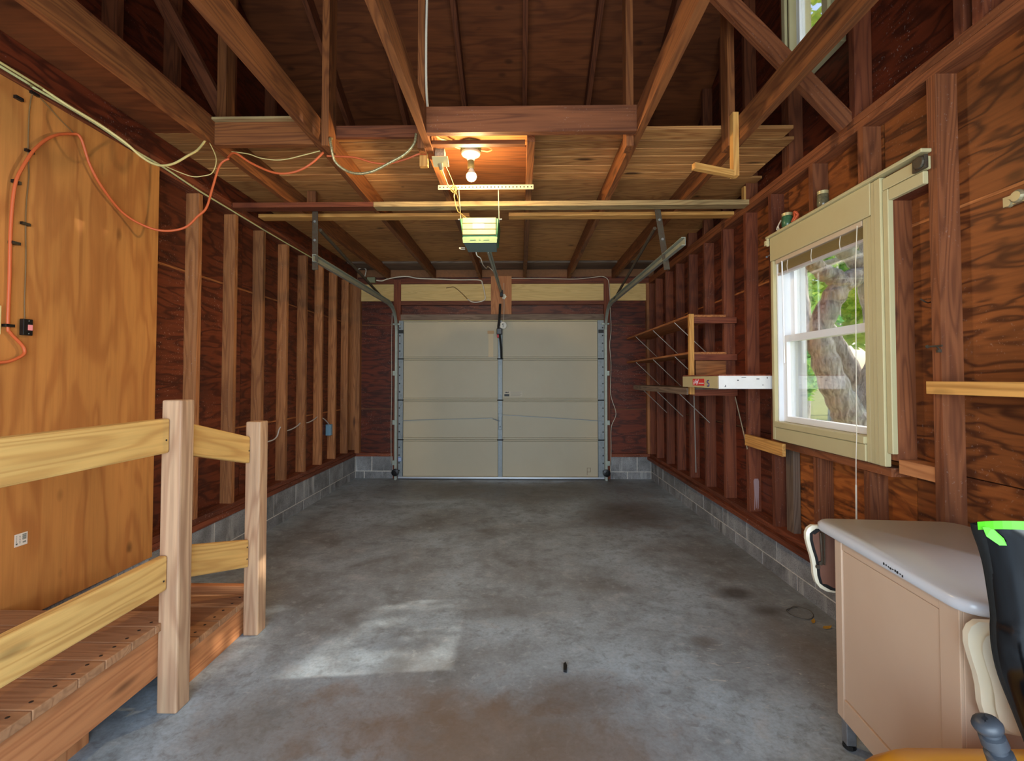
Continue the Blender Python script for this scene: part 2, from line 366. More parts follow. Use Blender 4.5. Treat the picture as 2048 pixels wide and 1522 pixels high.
def blocks(parent, axis, face, back, start, end, joints_up, joints_lo, z_top):
    # two courses of concrete block: a half-buried course and a full one
    def put(a, b, z0, z1):
        a += 0.006; b -= 0.006
        if b - a < 0.03: return
        if axis == 'Y': MB().box(min(face, back), max(face, back), a, b, z0, z1).obj('concrete_block', M_block, parent)
        else: MB().box(a, b, min(face, back), max(face, back), z0, z1).obj('concrete_block', M_block, parent)
    for js, z0, z1 in ((joints_up, 0.10, z_top), (joints_lo, 0.0, 0.09)):
        e = [start] + [j for j in js if start + 0.05 < j < end - 0.05] + [end]
        for a, b in zip(e, e[1:]): put(a, b, z0, z1)
    m = 0.003 if face > back else -0.003
    if axis == 'Y': MB().box(min(face - m, back), max(face - m, back), start, end, 0, z_top).obj('mortar', M_mortar, parent)
    else: MB().box(start, end, min(face - m, back), max(face - m, back), 0, z_top).obj('mortar', M_mortar, parent)

# ---- left wall
wall_left = MB()
wall_left.prism([(-2.34, YF, 0), (-2.34, 6.5, 0), (-2.34, 6.5, zroof(6.5)), (-2.34, 2.75, zroof(2.75)), (-2.34, YF, zroof(YF))], (0.03, 0, 0))
wall_left = struct(wall_left.obj('wall_left', M_siding))
for z0, z1 in ((0.27, 0.925), (0.94, 2.055), (2.07, 2.70)):
    for y0, y1 in ((YF, 1.40), (1.405, 3.85), (3.855, 6.38)):
        board('plywood_sheet', -2.31, -2.289, y0, y1, z0, z1, 'sheath', wall_left, axis='Y')
for z in (0.925, 2.055): board('seam_strip', -2.309, -2.2875, YF, 6.38, z + .001, z + 0.014, 'shelf', wall_left)
g = MB().prism([(-2.31, YF, 2.71), (-2.31, 6.38, 2.71), (-2.31, 6.38, zroof(6.38) - .01), (-2.31, 2.75, zroof(2.75) - .01), (-2.31, YF, zroof(YF) - .01)], (0.02, 0, 0))
g.obj('gable_sheet', wm('sheath_dark', 'Y'), wall_left)
blocks(wall_left, 'Y', -2.2, -2.39, YF, 6.38, [3.415 + 0.413 * k for k in range(-10, 9)], [3.40 + 0.185 + 0.413 * k for k in range(-11, 9)], 0.295)
board('sill_plate', -2.31, -2.192, YF, 6.36, 0.295, 0.337, 'plate', wall_left)
board('sole_plate', -2.289, -2.2, YF, 6.36, 0.339, 0.378, 'plate', wall_left)
board('top_plate', -2.289, -2.2, YF, 6.36, 2.60, 2.635, 'plate', wall_left)
board('top_plate', -2.289, -2.2, YF, 6.36, 2.637, 2.672, 'plate', wall_left)
for y in (3.228, 3.645, 4.046, 4.465, 4.866, 5.269, 5.662, 6.064, 6.35):
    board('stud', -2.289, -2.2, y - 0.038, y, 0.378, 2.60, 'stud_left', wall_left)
board('rim_board', -2.289, -2.205, YF, 6.36, 2.674, 2.808, 'sheath_dark', wall_left)
for y in (0.35, 1.15, 2.06, 2.55, 3.0, 3.6, 4.2, 4.8, 5.4):
    board('gable_stud', -2.289, -2.2, y - 0.04, y, 2.835, zroof(y) - 0.02, 'rafter', wall_left)
# the newer plywood nailed over the studs near the camera
board('plywood_panel', -2.2, -2.188, 1.597, 2.816, 0.272, 2.612, 'newply', wall_left, axis='Z')['label'] = 'newer light orange plywood panel with dark knots'
board('plywood_panel', -2.2, -2.188, 0.372, 1.594, 0.272, 2.612, 'newply', wall_left, axis='Z')
board('plywood_panel', -2.2, -2.188, -0.85, 0.369, 0.272, 2.612, 'newply', wall_left, axis='Z')

# ---- right wall, with openings for the two windows
wall_right = MB()
def yzprism(mb, x0, x1, pts): mb.prism([(x0, p[0], p[1]) for p in pts], (x1 - x0, 0, 0))
WY0, WY1, WZ0, WZ1 = 2.36, 3.19, 0.99, 2.13      # side window opening
GY0, GY1, GZ0, GZ1 = 2.66, 3.02, 3.28, 4.35      # gable window opening
def right_sheet(mb, x0, x1, low=True):
    if low:
        yzprism(mb, x0, x1, [(YF, 0), (WY0, 0), (WY0, 2.72), (YF, 2.72)]); yzprism(mb, x0, x1, [(WY1, 0), (6.5, 0), (6.5, 2.72), (WY1, 2.72)])
        yzprism(mb, x0, x1, [(WY0, 0), (WY1, 0), (WY1, WZ0), (WY0, WZ0)]); yzprism(mb, x0, x1, [(WY0, WZ1), (WY1, WZ1), (WY1, 2.72), (WY0, 2.72)])
    e = 0.01
    yzprism(mb, x0, x1, [(YF, 2.72), (GY0, 2.72), (GY0, zroof(GY0) - e), (YF, zroof(YF) - e)])
    yzprism(mb, x0, x1, [(GY1, 2.72), (6.5, 2.72), (6.5, zroof(6.5) - e), (GY1, zroof(GY1) - e)])
    yzprism(mb, x0, x1, [(GY0, 2.72), (GY1, 2.72), (GY1, GZ0), (GY0, GZ0)])
    yzprism(mb, x0, x1, [(GY0, GZ1), (GY1, GZ1), (GY1, zroof(GY1) - e), (2.75, zroof(2.75) - e), (GY0, zroof(GY0) - e)])
right_sheet(wall_right, 1.825, 1.86)
wall_right = struct(wall_right.obj('wall_right', M_siding))
g = MB(); right_sheet(g, 1.806, 1.825, low=False); g.obj('gable_sheet', wm('sheath_dark', 'Y'), wall_right)
SX0, SX1 = 1.804, 1.825
for y0, y1, z0, z1, k in ((YF, 1.05, 0.30, 2.025, 'sheath_orange'), (YF, 1.05, 2.04, 2.71, 'sheath_orange'),
                          (1.055, 2.2, 0.26, 0.93, 'sheath_orange'), (1.055, 2.2, 0.935, 2.025, 'sheath_orange'), (1.055, 2.35, 2.04, 2.71, 'sheath_orange'),
                          (2.205, 2.36, 0.935, 2.025, 'sheath_orange'), (2.205, 3.25, 0.26, 0.93, 'sheath_stained'),
                          (2.36, 3.19, 2.14, 2.71, 'sheath_orange'), (3.195, 3.64, 0.935, 2.025, 'sheath'), (3.195, 3.64, 2.04, 2.71, 'sheath_orange'),
                          (3.255, 3.64, 0.26, 0.93, 'sheath'), (3.645, 6.38, 0.26, 0.93, 'sheath_dark'), (3.645, 6.38, 0.945, 2.025, 'sheath_dark'), (3.645, 6.38, 2.04, 2.71, 'sheath')):
    board('plywood_sheet', SX0, SX1, y0, y1, z0, z1, k, wall_right, axis='Y')
for a_, b_ in ((YF, 2.35), (3.2, 6.38)): board('seam_strip', 1.8035, 1.82, a_, b_, 2.026, 2.039, 'shelf', wall_right)
blocks(wall_right, 'Y', 1.735, 1.93, YF, 6.38, [3.277 + 0.425 * k for k in range(-11, 8)], [3.465 + 0.425 * k for k in range(-11, 8)], 0.258)
board('sill_plate', 1.682, 1.825, YF, 6.36, 0.26, 0.298, 'plate', wall_right)
board('sole_plate', 1.715, 1.804, YF, 6.36, 0.30, 0.336, 'plate', wall_right)
board('top_plate', 1.715, 1.804, YF, 6.36, 2.59, 2.627, 'stud_near', wall_right)
board('top_plate', 1.715, 1.804, YF, 6.36, 2.629, 2.668, 'stud_near', wall_right)
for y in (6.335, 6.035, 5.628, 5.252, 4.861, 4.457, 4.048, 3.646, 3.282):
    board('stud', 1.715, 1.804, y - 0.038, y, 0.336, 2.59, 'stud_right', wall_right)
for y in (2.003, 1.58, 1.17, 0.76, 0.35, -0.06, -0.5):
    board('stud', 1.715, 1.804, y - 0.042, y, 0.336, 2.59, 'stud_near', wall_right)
for y in (2.822, 2.413):
    board('cripple_stud', 1.715, 1.804, y - 0.04, y, 0.336, 0.872, 'stud_near', wall_right)
    board('cripple_stud', 1.715, 1.804, y - 0.04, y, 2.20, 2.59, 'stud_near', wall_right)
board('cripple_stud', 1.755, 1.80, 3.10, 3.18, 0.336, 0.872, 'plate_grey', wall_right)
board('jamb_stud', 1.715, 1.804, 2.198, 2.236, 0.955, 2.15, 'stud_near', wall_right)
board('window_block', 1.715, 1.800, 2.236, 3.24, 0.875, 0.915, 'stud_near', wall_right)
board('window_block', 1.72, 1.804, 2.004, 2.196, 0.90, 0.962, 'rim', wall_right)
board('window_block', 1.72, 1.804, 2.004, 2.36, 2.15, 2.21, 'stud_right', wall_right)
for y in (2.465, 1.872, 1.795, 3.06, 3.637, 4.05, 4.46, 4.87, 1.2, 0.6, 0.0):
    zt = GZ0 - 0.03 if abs(y - 3.06) < 0.1 else zroof(y) - 0.02
    board('gable_stud', 1.715, 1.804, y - 0.04, y, 2.668, zt, 'rafter' if y > 2.6 else 'stud_right', wall_right)
board('gable_stud', 1.715, 1.804, 3.065, 3.10, 2.668, zroof(3.1) - 0.02, 'rafter', wall_right)

MB().prism([(1.748, 3.6078, 0.565), (1.755, 3.6078, 0.58), (1.782, 3.6078, 0.58), (1.788, 3.6078, 0.56), (1.787, 3.6078, 0.49), (1.782, 3.6078, 0.36), (1.776, 3.6078, 0.35), (1.773, 3.6078, 0.45), (1.768, 3.6078, 0.36), (1.764, 3.6078, 0.36), (1.760, 3.6078, 0.46), (1.755, 3.6078, 0.345), (1.751, 3.6078, 0.35), (1.753, 3.6078, 0.47)], (0, -0.0012, 0)).obj('paint_drip', plain('drip_paint', (168, 140, 140), 0.5), wall_right)

# ---- back wall round the overhead door
wall_back = MB()
wall_back.box(-2.34, -1.66, 6.40, 6.44, 0, 3.1); wall_back.box(1.15, 1.86, 6.40, 6.44, 0, 3.1); wall_back.box(-1.66, 1.15, 6.40, 6.44, 2.12, 3.1)
wall_back = struct(wall_back.obj('wall_back', M_siding))
for x0, x1 in ((-2.2, -1.66), (1.15, 1.735)):
    for z0, z1 in ((0.29, 0.915), (0.925, 2.045), (2.055, 2.70)):
        board('plywood_sheet', x0, x1, 6.375, 6.40, z0, z1, 'sheath_dark', wall_back, axis='X')
board('plywood_sheet', -1.66, 1.15, 6.375, 6.40, 2.14, 2.70, 'sheath', wall_back, axis='X')
blocks(wall_back, 'X', 6.345, 6.5, -2.2, -1.70, [-1.98], [-2.08], 0.29)
blocks(wall_back, 'X', 6.345, 6.5, 1.20, 1.735, [1.55], [1.42], 0.29)
for x0, x1 in ((-2.2, -1.70), (1.20, 1.715)): board('sill_plate', x0, x1, 6.33, 6.40, 0.292, 0.335, 'plate', wall_back)
board('corner_stud', -2.20, -2.14, 6.31, 6.375, 0.336, 2.60, 'stud_left', wall_back)
board('corner_stud', 1.68, 1.735, 6.31, 6.375, 0.336, 2.60, 'stud_left', wall_back)
board('jamb_post', -1.694, -1.60, 6.322, 6.375, 0.0, 2.66, 'stud_right', wall_back)
board('jamb_post', 1.118, 1.195, 6.322, 6.375, 0.0, 2.66, 'stud_right', wall_back)
board('header_board', -2.14, -1.694, 6.345, 6.374, 2.372, 2.598, 'cream_board', wall_back)
board('header_board', -1.60, -0.39, 6.345, 6.374, 2.372, 2.598, 'cream_board', wall_back)
board('header_board', -0.113, 1.118, 6.345, 6.374, 2.372, 2.598, 'cream_board', wall_back)
board('header_board', 1.195, 1.68, 6.345, 6.374, 2.372, 2.598, 'cream_board', wall_back)
for x0, x1 in ((-1.60, -0.39), (-0.113, 1.118)):
    board('ledger', x0, x1, 6.325, 6.374, 2.315, 2.370, 'stud_right', wall_back)
board('door_header', -1.60, 1.118, 6.33, 6.40, 2.112, 2.188, 'plate_grey', wall_back)
board('centre_post', -0.388, -0.113, 6.315, 6.374, 2.188, 2.70, 'rim', wall_back)
board('top_plate', -2.2, -1.694, 6.325, 6.40, 2.60, 2.668, 'stud_right', wall_back)
board('top_plate', -1.60, -0.39, 6.325, 6.40, 2.60, 2.668, 'stud_right', wall_back)
board('top_plate', -0.113, 1.118, 6.325, 6.40, 2.60, 2.668, 'stud_right', wall_back)
board('top_plate', 1.195, 1.715, 6.325, 6.40, 2.60, 2.668, 'stud_right', wall_back)

# ---- front wall behind the camera with an assumed wide doorway for the fill lamp
wall_front = MB()
wall_front.box(-2.34, -1.75, -1.10, YF, 0, zroof(YF)); wall_front.box(1.35, 1.86, -1.10, YF, 0, zroof(YF)); wall_front.box(-1.75, 1.35, -1.10, YF, 2.40, zroof(YF))
struct(wall_front.obj('wall_front', wm('sheath', 'X')))

# ================================================================== CEILING: roof, joists, loft floor
ceiling = MB()
for ya, yb in ((2.75, 6.7), (2.75, -1.3)):
    ceiling.prism([(-2.5, ya, zroof(2.75) + .03), (-2.5, yb, (3.125 + 0.5 * (6.35 - yb) if yb > 2.75 else zroof(yb)) + .03), (2.0, yb, (3.125 + 0.5 * (6.35 - yb) if yb > 2.75 else zroof(yb)) + .03), (2.0, ya, zroof(2.75) + .03)], (0, 0, 0.05))
ceiling = struct(ceiling.obj('ceiling', M_shadowgap))
def roof_panel(x0, x1, y0, y1):
    zr = lambda y: (3.125 + 0.5 * (6.35 - y)) if (y0 + y1) / 2 > 2.75 else (3.125 + 1.8 - 0.5 * (2.75 - y))
    MB().prism([(x0, y0, zr(y0)), (x1, y0, zr(y0)), (x1, y1, zr(y1)), (x0, y1, zr(y1))], (0, 0, 0.018)).obj('roof_sheet', wm('roofply', 'X'), ceiling)
for y0, y1, sp in ((2.76, 3.255, (-0.53,)), (3.262, 4.345, (0.66,)), (4.353, 5.44, (-0.53,)), (5.447, 6.45, (0.66,)), (1.7, 2.74, (-0.53,)), (0.6, 1.695, (0.66,)), (-1.1, 0.595, (-0.53,))):
    e = [-2.31] + list(sp) + [1.825]
    for a, b in zip(e, e[1:]): roof_panel(a + 0.002, b - 0.002, y0, y1)
RX = (-1.70, -1.13, -0.53, 0.045, 0.645, 1.255)
for x in RX:
    for a, b in (((x, 6.40, 2.97 + 0.065 - 0.025), (x, 2.77, 2.97 + 0.065 + 1.79)), ((x, -1.0, 2.97 + 0.065 - .075), (x, 2.73, 2.97 + 0.065 + 1.79))):
        obeam('rafter', a, b, 0.042, 0.135, 'rafter', ceiling)
board('ridge_board', -2.28, 1.80, 2.735, 2.765, 4.70, 4.90, 'rafter', ceiling)
JX = ((-1.79, -1.752), (-1.175, -1.135), (-0.55, -0.512), (0.042, 0.085), (0.635, 0.675), (1.232, 1.272))
for i, (a, b) in enumerate(JX):
    board('joist', a, b, 2.66 if i == 3 else -1.0, 6.37, 2.67, 2.81, 'joist', ceiling)
for y0, y1 in ((2.80, 2.924), (2.934, 3.029), (3.039, 3.133), (3.143, 3.267), (3.277, 3.387), (3.397, 3.500)):
    board('loft_plank', -2.28, 1.70 if y0 > 2.9 else 1.62, y0, y1, 2.811, 2.831, 'plank', ceiling, bevel=0.003)
for y0, y1 in ((3.507, 4.72), (4.726, 5.94)):
    for x0, x1 in ((-2.28, -0.532), (-0.529, 0.654), (0.657, 1.79)):
        board('loft_sheet', x0, x1, y0, y1, 2.811, 2.829, 'loftply', ceiling, axis='X')
board('loft_sheet', -2.28, 1.79, 6.0, 6.37, 2.80, 2.829, 'plate_grey', ceiling, axis='X')
board('loft_sheet', -0.51, 0.041, 2.975, 3.56, 2.797, 2.809, 'joist', ceiling, axis='X')  # patch nearest the bulb, wood darkened in colour to hold down its glare
board('loft_strip', -2.28, -1.752, -0.9, 1.55, 2.811, 2.824, 'roofply', ceiling, axis='X')
board('loft_strip', -2.28, -1.752, 1.555, 2.797, 2.811, 2.824, 'roofply', ceiling, axis='X')
board('header', -0.511, 0.634, 2.55, 2.59, 2.672, 2.815, 'stud_near', ceiling)
board('header_cleat', -0.51, 0.03, 2.70, 2.74, 2.682, 2.705, 'joist', ceiling)
board('blocking', -1.751, -1.176, 2.66, 2.70, 2.668, 2.80, 'joist', ceiling)
board('blocking_lip', -1.751, -1.176, 2.63, 2.75, 2.802, 2.815, 'grey_beam', ceiling)
board('loft_edge', -1.134, -0.551, 2.775, 2.798, 2.765, 2.835, 'rafter', ceiling)
for x0, x1, y0, y1, z0 in ((-1.855, -1.80, 2.835, 2.925, 2.835), (-1.134, -1.094, 2.76, 2.77 + .0, 2.66), (-0.592, -0.552, 2.70, 2.772, 2.66), (0.593, 0.633, 2.62, 2.71, 2.625), (1.19, 1.23, 2.70, 2.79, 2.66)):
    if x0 == -1.134: y0, y1 = 2.66, 2.772
    board('hanger', x0, x1, y0, y1, z0, zroof((y0 + y1) / 2) - 0.17, 'joist', ceiling)
board('nailing_block', -0.60, -0.552, 2.80, 2.83, 2.60, 2.69, 'pine', ceiling)
board('nailing_block', -1.67, -1.60, 3.66, 3.70, 2.672, 2.80, 'joist', ceiling)
board('nailing_block', 1.70, 1.74, 3.6, 3.64, 2.672, 2.79, 'pine', ceiling)
obeam('brace', (1.70, 2.50, 2.66), (0.80, 2.53, 3.72), 0.04, 0.092, 'stud_near', ceiling, up=(0, 1, 0)) if False else None
obeam('brace', (1.705, 2.47, 2.65), (0.83, 2.51, 3.64), 0.092, 0.04, 'stud_near', ceiling, up=(0, 1, 0.04))
obeam('brace', (-1.80, 2.98, 2.83), (-2.19, 2.80, 3.66), 0.085, 0.04, 'rafter', ceiling, up=(0, 1, 0.3))
# timbers across the joists that carry the door tracks
board('cross_beam', -2.19, -1.112, 3.55, 3.64, 2.632, 2.669, 'stud_right', ceiling)
board('cross_beam', -1.110, 1.74, 3.55, 3.64, 2.632, 2.669, 'grey_beam', ceiling)
board('cross_beam', -2.13, -0.41, 3.80, 3.89, 2.642, 2.669, 'pine', ceiling)
board('cross_beam', -0.09, 1.76, 3.80, 3.89, 2.642, 2.669, 'pine', ceiling)

# ================================================================== GARAGE DOOR
DX0, DX1, DY = -1.615, 1.108, 6.285
door = struct(MB().box(DX0, DX1, 6.318, 6.34, 0.0, 2.104).obj('door_1', M_door))
ZS = (0.012, 0.521, 1.044, 1.590, 2.104)
for z0, z1 in zip(ZS, ZS[1:]):
    for x0, x1 in ((-1.552, -0.292), (-0.232, 1.026)):
        MB().box(x0 + .002, x1 - .002, 6.300, 6.318, z0 + 0.028, z1 - 0.022).obj('door_panel', M_door, door, bevel=0.002)
        for zc, h in ((z0 + 0.016, 0.020), (z1 - 0.010, 0.016)):
            MB().box(x0, x1, 6.290, 6.318, zc - h / 2, zc + h / 2).obj('section_rail', M_door, door, bevel=0.004)
    for x0, x1 in ((DX0, -1.554), (1.028, DX1)):
        s = MB().box(x0, x1, 6.287, 6.318, z0 + .002, z1 - .002).obj('end_stile', M_galv, door, bevel=0.002)
        h = MB()
        xe = x0 + 0.016 if x0 < 0 else x1 - 0.016
        for k in range(4):
            zc = z0 + (z1 - z0) * (0.2 + 0.2 * k); h.box(xe - 0.008, xe + 0.008, 6.283, 6.289, zc - 0.008, zc + 0.008)
        tag(h.obj('stile_notch', M_dark, s), kind='stuff')
    MB().box(-0.290, -0.234, 6.287, 6.318, z0 + .002, z1 - .002).obj('centre_stile', M_galv, door, bevel=0.002)
for zj in ZS[1:4]:
    for xc in (-1.582, -0.262, 1.066):
        h = MB()
        for s in (-1, 1):
            h.beam((xc - 0.020, 6.281, zj + s * 0.012), (xc, 6.281, zj + s * 0.075), 0.006, 0.008, (0, 1, 0)); h.beam((xc + 0.020, 6.281, zj + s * 0.012), (xc, 6.281, zj + s * 0.075), 0.006, 0.008, (0, 1, 0))
            h.box(xc - 0.026, xc + 0.026, 6.278, 6.287, zj + s * 0.012 - 0.01, zj + s * 0.012 + 0.01)
        h.obj('hinge', M_galv, door)
        MB().tube([(xc - 0.04, 6.277, zj), (xc + 0.04, 6.277, zj)], 0.008).obj('hinge_pin', M_dark, door)
for xc in (-1.585, 1.07):
    MB().box(xc - 0.034, xc + 0.034, 6.274, 6.287, 1.93, 1.975).obj('top_bracket', M_dark, door)
MB().box(DX0, DX1, 6.280, 6.318, 0.010, 0.034).obj('bottom_rail', plain('aluminium', (206, 212, 220), 0.35, 0.7), door, bevel=0.003)
MB().box(DX0, DX1, 6.29, 6.33, 0.0, 0.012).obj('bottom_seal', M_blk, door)
MB().beam((-1.55, 6.276, 0.776), (-0.36, 6.272, 0.808), 0.006, 0.018, (0, 1, 0)).obj('lock_bar', M_galv, door)
MB().beam((-0.27, 6.270, 0.853), (1.09, 6.276, 0.772), 0.006, 0.018, (0, 1, 0)).obj('lock_bar', M_galv, door)
lk = MB().box(-0.285, -0.24, 6.276, 6.287, 0.655, 0.865).obj('lock_plate', M_galv, door, bevel=0.004)
MB().beam((-0.36, 6.262, 0.800), (-0.27, 6.266, 0.770), 0.010, 0.014, (0, 1, 0)).obj('lock_handle', M_blk, lk)
MB().lathe([(0.026, -0.012), (0.026, 0.0)], (-0.262, 6.276, 0.845), 14, 'Y').obj('lock_cam', M_galv, lk)
MB().lathe([(0.010, -0.003), (0.010, 0.0)], (-0.262, 6.275, 0.695), 10, 'Y').obj('keyhole', M_blk, lk)
pl = MB().box(-0.213, 0.03, 6.2985, 6.300, 1.092, 1.166).obj('printed_label', plain('label_cream', (206, 194, 170), 0.6), door)
m = MB().box(-0.208, -0.142, 6.2975, 6.2985, 1.094, 1.124)
m.box(-0.200, -0.150, 6.2975, 6.2985, 1.138, 1.146); m.box(-0.184, -0.166, 6.2975, 6.2985, 1.146, 1.154); m.box(-0.20, -0.193, 6.2975, 6.2985, 1.146, 1.156); m.box(-0.157, -0.15, 6.2975, 6.2985, 1.146, 1.156)
m.obj('printed_mark', M_dark, pl)
m = MB()
for k in range(4): m.box(-0.125, 0.02 - 0.015 * (k % 2), 6.2977, 6.2985, 1.150 - 0.016 * k, 1.153 - 0.016 * k)
m.obj('printed_line', plain('label_print', (120, 108, 96), 0.6), pl)
MB().box(-0.432, -0.345, 6.297, 6.300, 1.925, 1.965).obj('tape_strip', plain('old_tape', (190, 146, 92), 0.5), door)
MB().box(-0.419, -0.355, 6.297, 6.300, 1.615, 1.924).obj('tape_strip', plain('pale_tape', (216, 190, 146), 0.5), door)
m = MB().box(0.88, 0.885, 6.298, 6.300, 0.06, 0.155); m.box(0.885, 0.93, 6.298, 6.300, 0.15, 0.155); m.box(0.925, 0.93, 6.298, 6.300, 0.10, 0.15); m.box(0.885, 0.93, 6.298, 6.300, 0.098, 0.103)
m.obj('old_sticker_edge', plain('sticker_brown', (130, 104, 78), 0.6), door)
m = MB().box(-1.612, -1.57, 6.284, 6.287, 0.235, 0.29).obj('maker_sticker', plain('sticker_blue', (96, 130, 190), 0.5), door)
k_ = MB()
for k in range(3): k_.box(-1.61, -1.572, 6.2835, 6.284, 0.242 + .016 * k, 0.248 + .016 * k)
k_.obj('sticker_line', M_white, m)

# ---- the two door tracks
CP = [(-0.014, -0.028), (0.014, -0.028), (0.014, -0.024), (-0.010, -0.024), (-0.010, 0.024), (0.014, 0.024), (0.014, 0.028), (-0.014, 0.028)]     # a C with its web to the outside
def track(label, xv, xh, yend, hang0, hang1, brace0, brace1, sgn):
    t = thing('door_track', label, 'door track', (xv, 6.26, 0))
    path = [(xv, 6.255, 0.0 + 0.02 * 0), (xv, 6.255, 1.0), (xv, 6.255, 1.90)]
    for k in range(1, 8):
        a = math.pi / 2 * k / 8; path.append((xv + (xh - xv) * 0.15 * k / 8, 6.255 - 0.36 * (1 - math.cos(a)), 1.90 + 0.36 * math.sin(a)))
    path += [(xv + (xh - xv) * .3, 5.80, 2.27), (xv + (xh - xv) * .6, 4.9, 2.268), (xh, yend, 2.262)]
    CQ = [(a * -sgn, b) for a, b in CP]; prof = [(a, b * 0.8) for a, b in CQ]
    ni = 3
    MB().sweep(path[:3], prof, (1, 0, 0)).obj('vertical_track', M_track, t)
    MB().sweep(path[2:10], prof, (1, 0, 0)).obj('curved_track', M_track, t)
    MB().sweep([path[9]] + path[10:], CQ, (1, 0, 0)).obj('horizontal_track', M_track, t)
    h = obeam('hanger_iron', hang0, hang1, 0.045, 0.006, M_rust, t, up=(0, 1, 0))
    hh = MB().beam(Vector(hang0) + Vector((sgn * 0.02, 0.02, 0)), Vector(hang1) + Vector((sgn * 0.02, 0.02, 0)), 0.006, 0.04, (0, 1, 0)).obj('iron_flange', M_rust, h)
    for f in (0.18, 0.5):
        p = Vector(hang0).lerp(Vector(hang1), f); MB().lathe([(0.010, -0.008), (0.010, 0)], p + Vector((0, -0.003, 0)), 8, 'Y').obj('bolt', M_galv, h)
    MB().tube([brace0, brace1], 0.014, 8).obj('brace', M_rust, t)
    wb = MB().box(xv - 0.05 - sgn * .0, xv + 0.05, 6.255, 6.29, 2.04, 2.06).obj('wall_bracket', M_track, t)
    for z in (0.22, 0.75, 1.4):
        MB().box(xv + sgn * 0.016, xv + sgn * 0.05, 6.26, 6.32, z - 0.03, z + 0.03).obj('wall_bracket', M_track, t)
    b = MB().box(xv - 0.03, xv + 0.05 * 1, 6.215, 6.238, 0.03, 0.145)
    MB().lathe([(0.02, -0.03), (0.048, -0.026), (0.05, -0.004), (0.02, 0)], (xv, 6.238, 0.10), 14, 'Y').obj('bottom_roller', M_blk, t)
    return t
track('grey steel overhead door track hung beside the left stud wall', -1.635, -1.59, 3.62, (-1.605, 3.665, 2.64), (-1.60, 3.665, 2.18), (-1.575, 3.69, 2.50), (-1.65, 5.72, 2.29), -1)
track('grey steel overhead door track hung on the shelf side of the garage', 1.125, 1.11, 3.22, (1.065, 3.665, 2.64), (1.135, 3.665, 2.17), (1.05, 3.69, 2.50), (1.14, 5.72, 2.29), 1)

# ---- opener
op = thing('garage_door_opener', 'green garage door opener with cream front panels hanging over the room', 'door opener', (-0.28, 3.5, 2.3))
M_green = plain('green_plastic', (64, 118, 84), 0.45); M_lens = plain('cream_lens', (150, 140, 100), 0.45)
M_under = plain('opener_underside', (96, 122, 122), 0.5)
MB().prism([(-0.43, 3.36, 2.475), (-0.15, 3.36, 2.475), (-0.163, 3.36, 2.33), (-0.408, 3.36, 2.33)], (0, 0.27, 0)).obj('housing', M_green, op, bevel=0.006, smooth='auto')
MB().prism([(-0.41, 3.346, 2.334), (-0.16, 3.346, 2.334), (-0.165, 3.35, 2.295), (-0.405, 3.35, 2.295)], (0, 0.012, 0)).obj('front_lip', plain('pale_green', (104, 128, 94), 0.45), op)
for x0, x1 in ((-0.355, -0.315), (-0.292, -0.28), (-0.258, -0.218)): MB().box(x0, x1, 3.343, 3.347, 2.312, 2.322).obj('lip_vent', plain('vent_green', (70, 110, 84), 0.5), op)
MB().prism([(-0.402, 3.35, 2.294), (-0.165, 3.35, 2.294), (-0.175, 3.60, 2.294), (-0.395, 3.60, 2.294)], (0, 0, 0.036)).obj('underside', M_under, op, bevel=0.004)
for z0, z1 in ((2.434, 2.474), (2.392, 2.431), (2.353, 2.389)):
    MB().box(-0.408, -0.17, 3.343, 3.361, z0, z1).obj('lens_strip', M_lens, op, bevel=0.003)
MB().box(-0.335, -0.255, 3.341, 3.343, 2.395, 2.430).obj('paper_label', plain('paper', (250, 244, 226), 0.6), op)
br = MB().box(-0.566, 0.094, 3.245, 3.25, 2.636, 2.668).obj('perforated_bar', plain('zinc', (212, 204, 168), 0.4, 0.4), op)
h = MB()
for k in range(26): h.lathe([(0.0055, -0.001), (0.0055, 0.0)], (-0.553 + 0.0253 * k, 3.245, 2.652), 8, 'Y')
tag(h.obj('bar_hole', M_dark, br), kind='stuff')
for x in (-0.425, -0.150):
    MB().beam((x, 3.258, 2.655), (x, 3.40, 2.455), 0.005, 0.002, (0, 1, 0)).obj('strap', plain('zinc', (212, 204, 168)), op)
    MB().tube([(x - 0.02, 3.395, 2.478), (x + 0.02, 3.395, 2.478)], 0.006).obj('strap_bolt', M_galv, op)
ra = MB().sweep([(-0.24, 3.60, 2.315), (-0.25, 6.26, 2.475)], [(-0.018, 0), (0.018, 0), (0.018, 0.004), (0.004, 0.004), (0.004, 0.022), (-0.004, 0.022), (-0.004, 0.004), (-0.018, 0.004)], (1, 0, 0)).obj('rail', M_track, op)
MB().box(-0.262, -0.225, 6.19, 6.27, 2.41, 2.49).obj('rail_bracket', M_dark, ra)
MB().beam((-0.262, 6.27, 2.32), (-0.275, 6.2, 2.02), 0.010, 0.03, (1, 0, 0)).obj('door_arm', M_blk, op)
MB().tube(spline([(-0.27, 6.2, 2.12), (-0.283, 6.19, 2.00), (-0.27, 6.195, 1.93), (-0.25, 6.23, 1.75), (-0.245, 6.27, 1.60)], 5), 0.014, 8).obj('door_arm', M_dark, op)
MB().box(-0.305, -0.235, 6.17, 6.24, 1.905, 1.985).obj('trolley', M_blk, op, bevel=0.008)
MB().box(-0.30, -0.275, 6.165, 6.19, 1.862, 1.905).obj('release_handle', plain('red_plastic', (206, 28, 28), 0.4), op, bevel=0.004)
MB().tube(spline([(-0.41, 3.5, 2.30), (-0.435, 3.48, 2.297), (-0.445, 3.46, 2.288), (-0.43, 3.47, 2.282), (-0.41, 3.5, 2.29)], 5), 0.004, 6).obj('pull_loop', M_wcable, op)
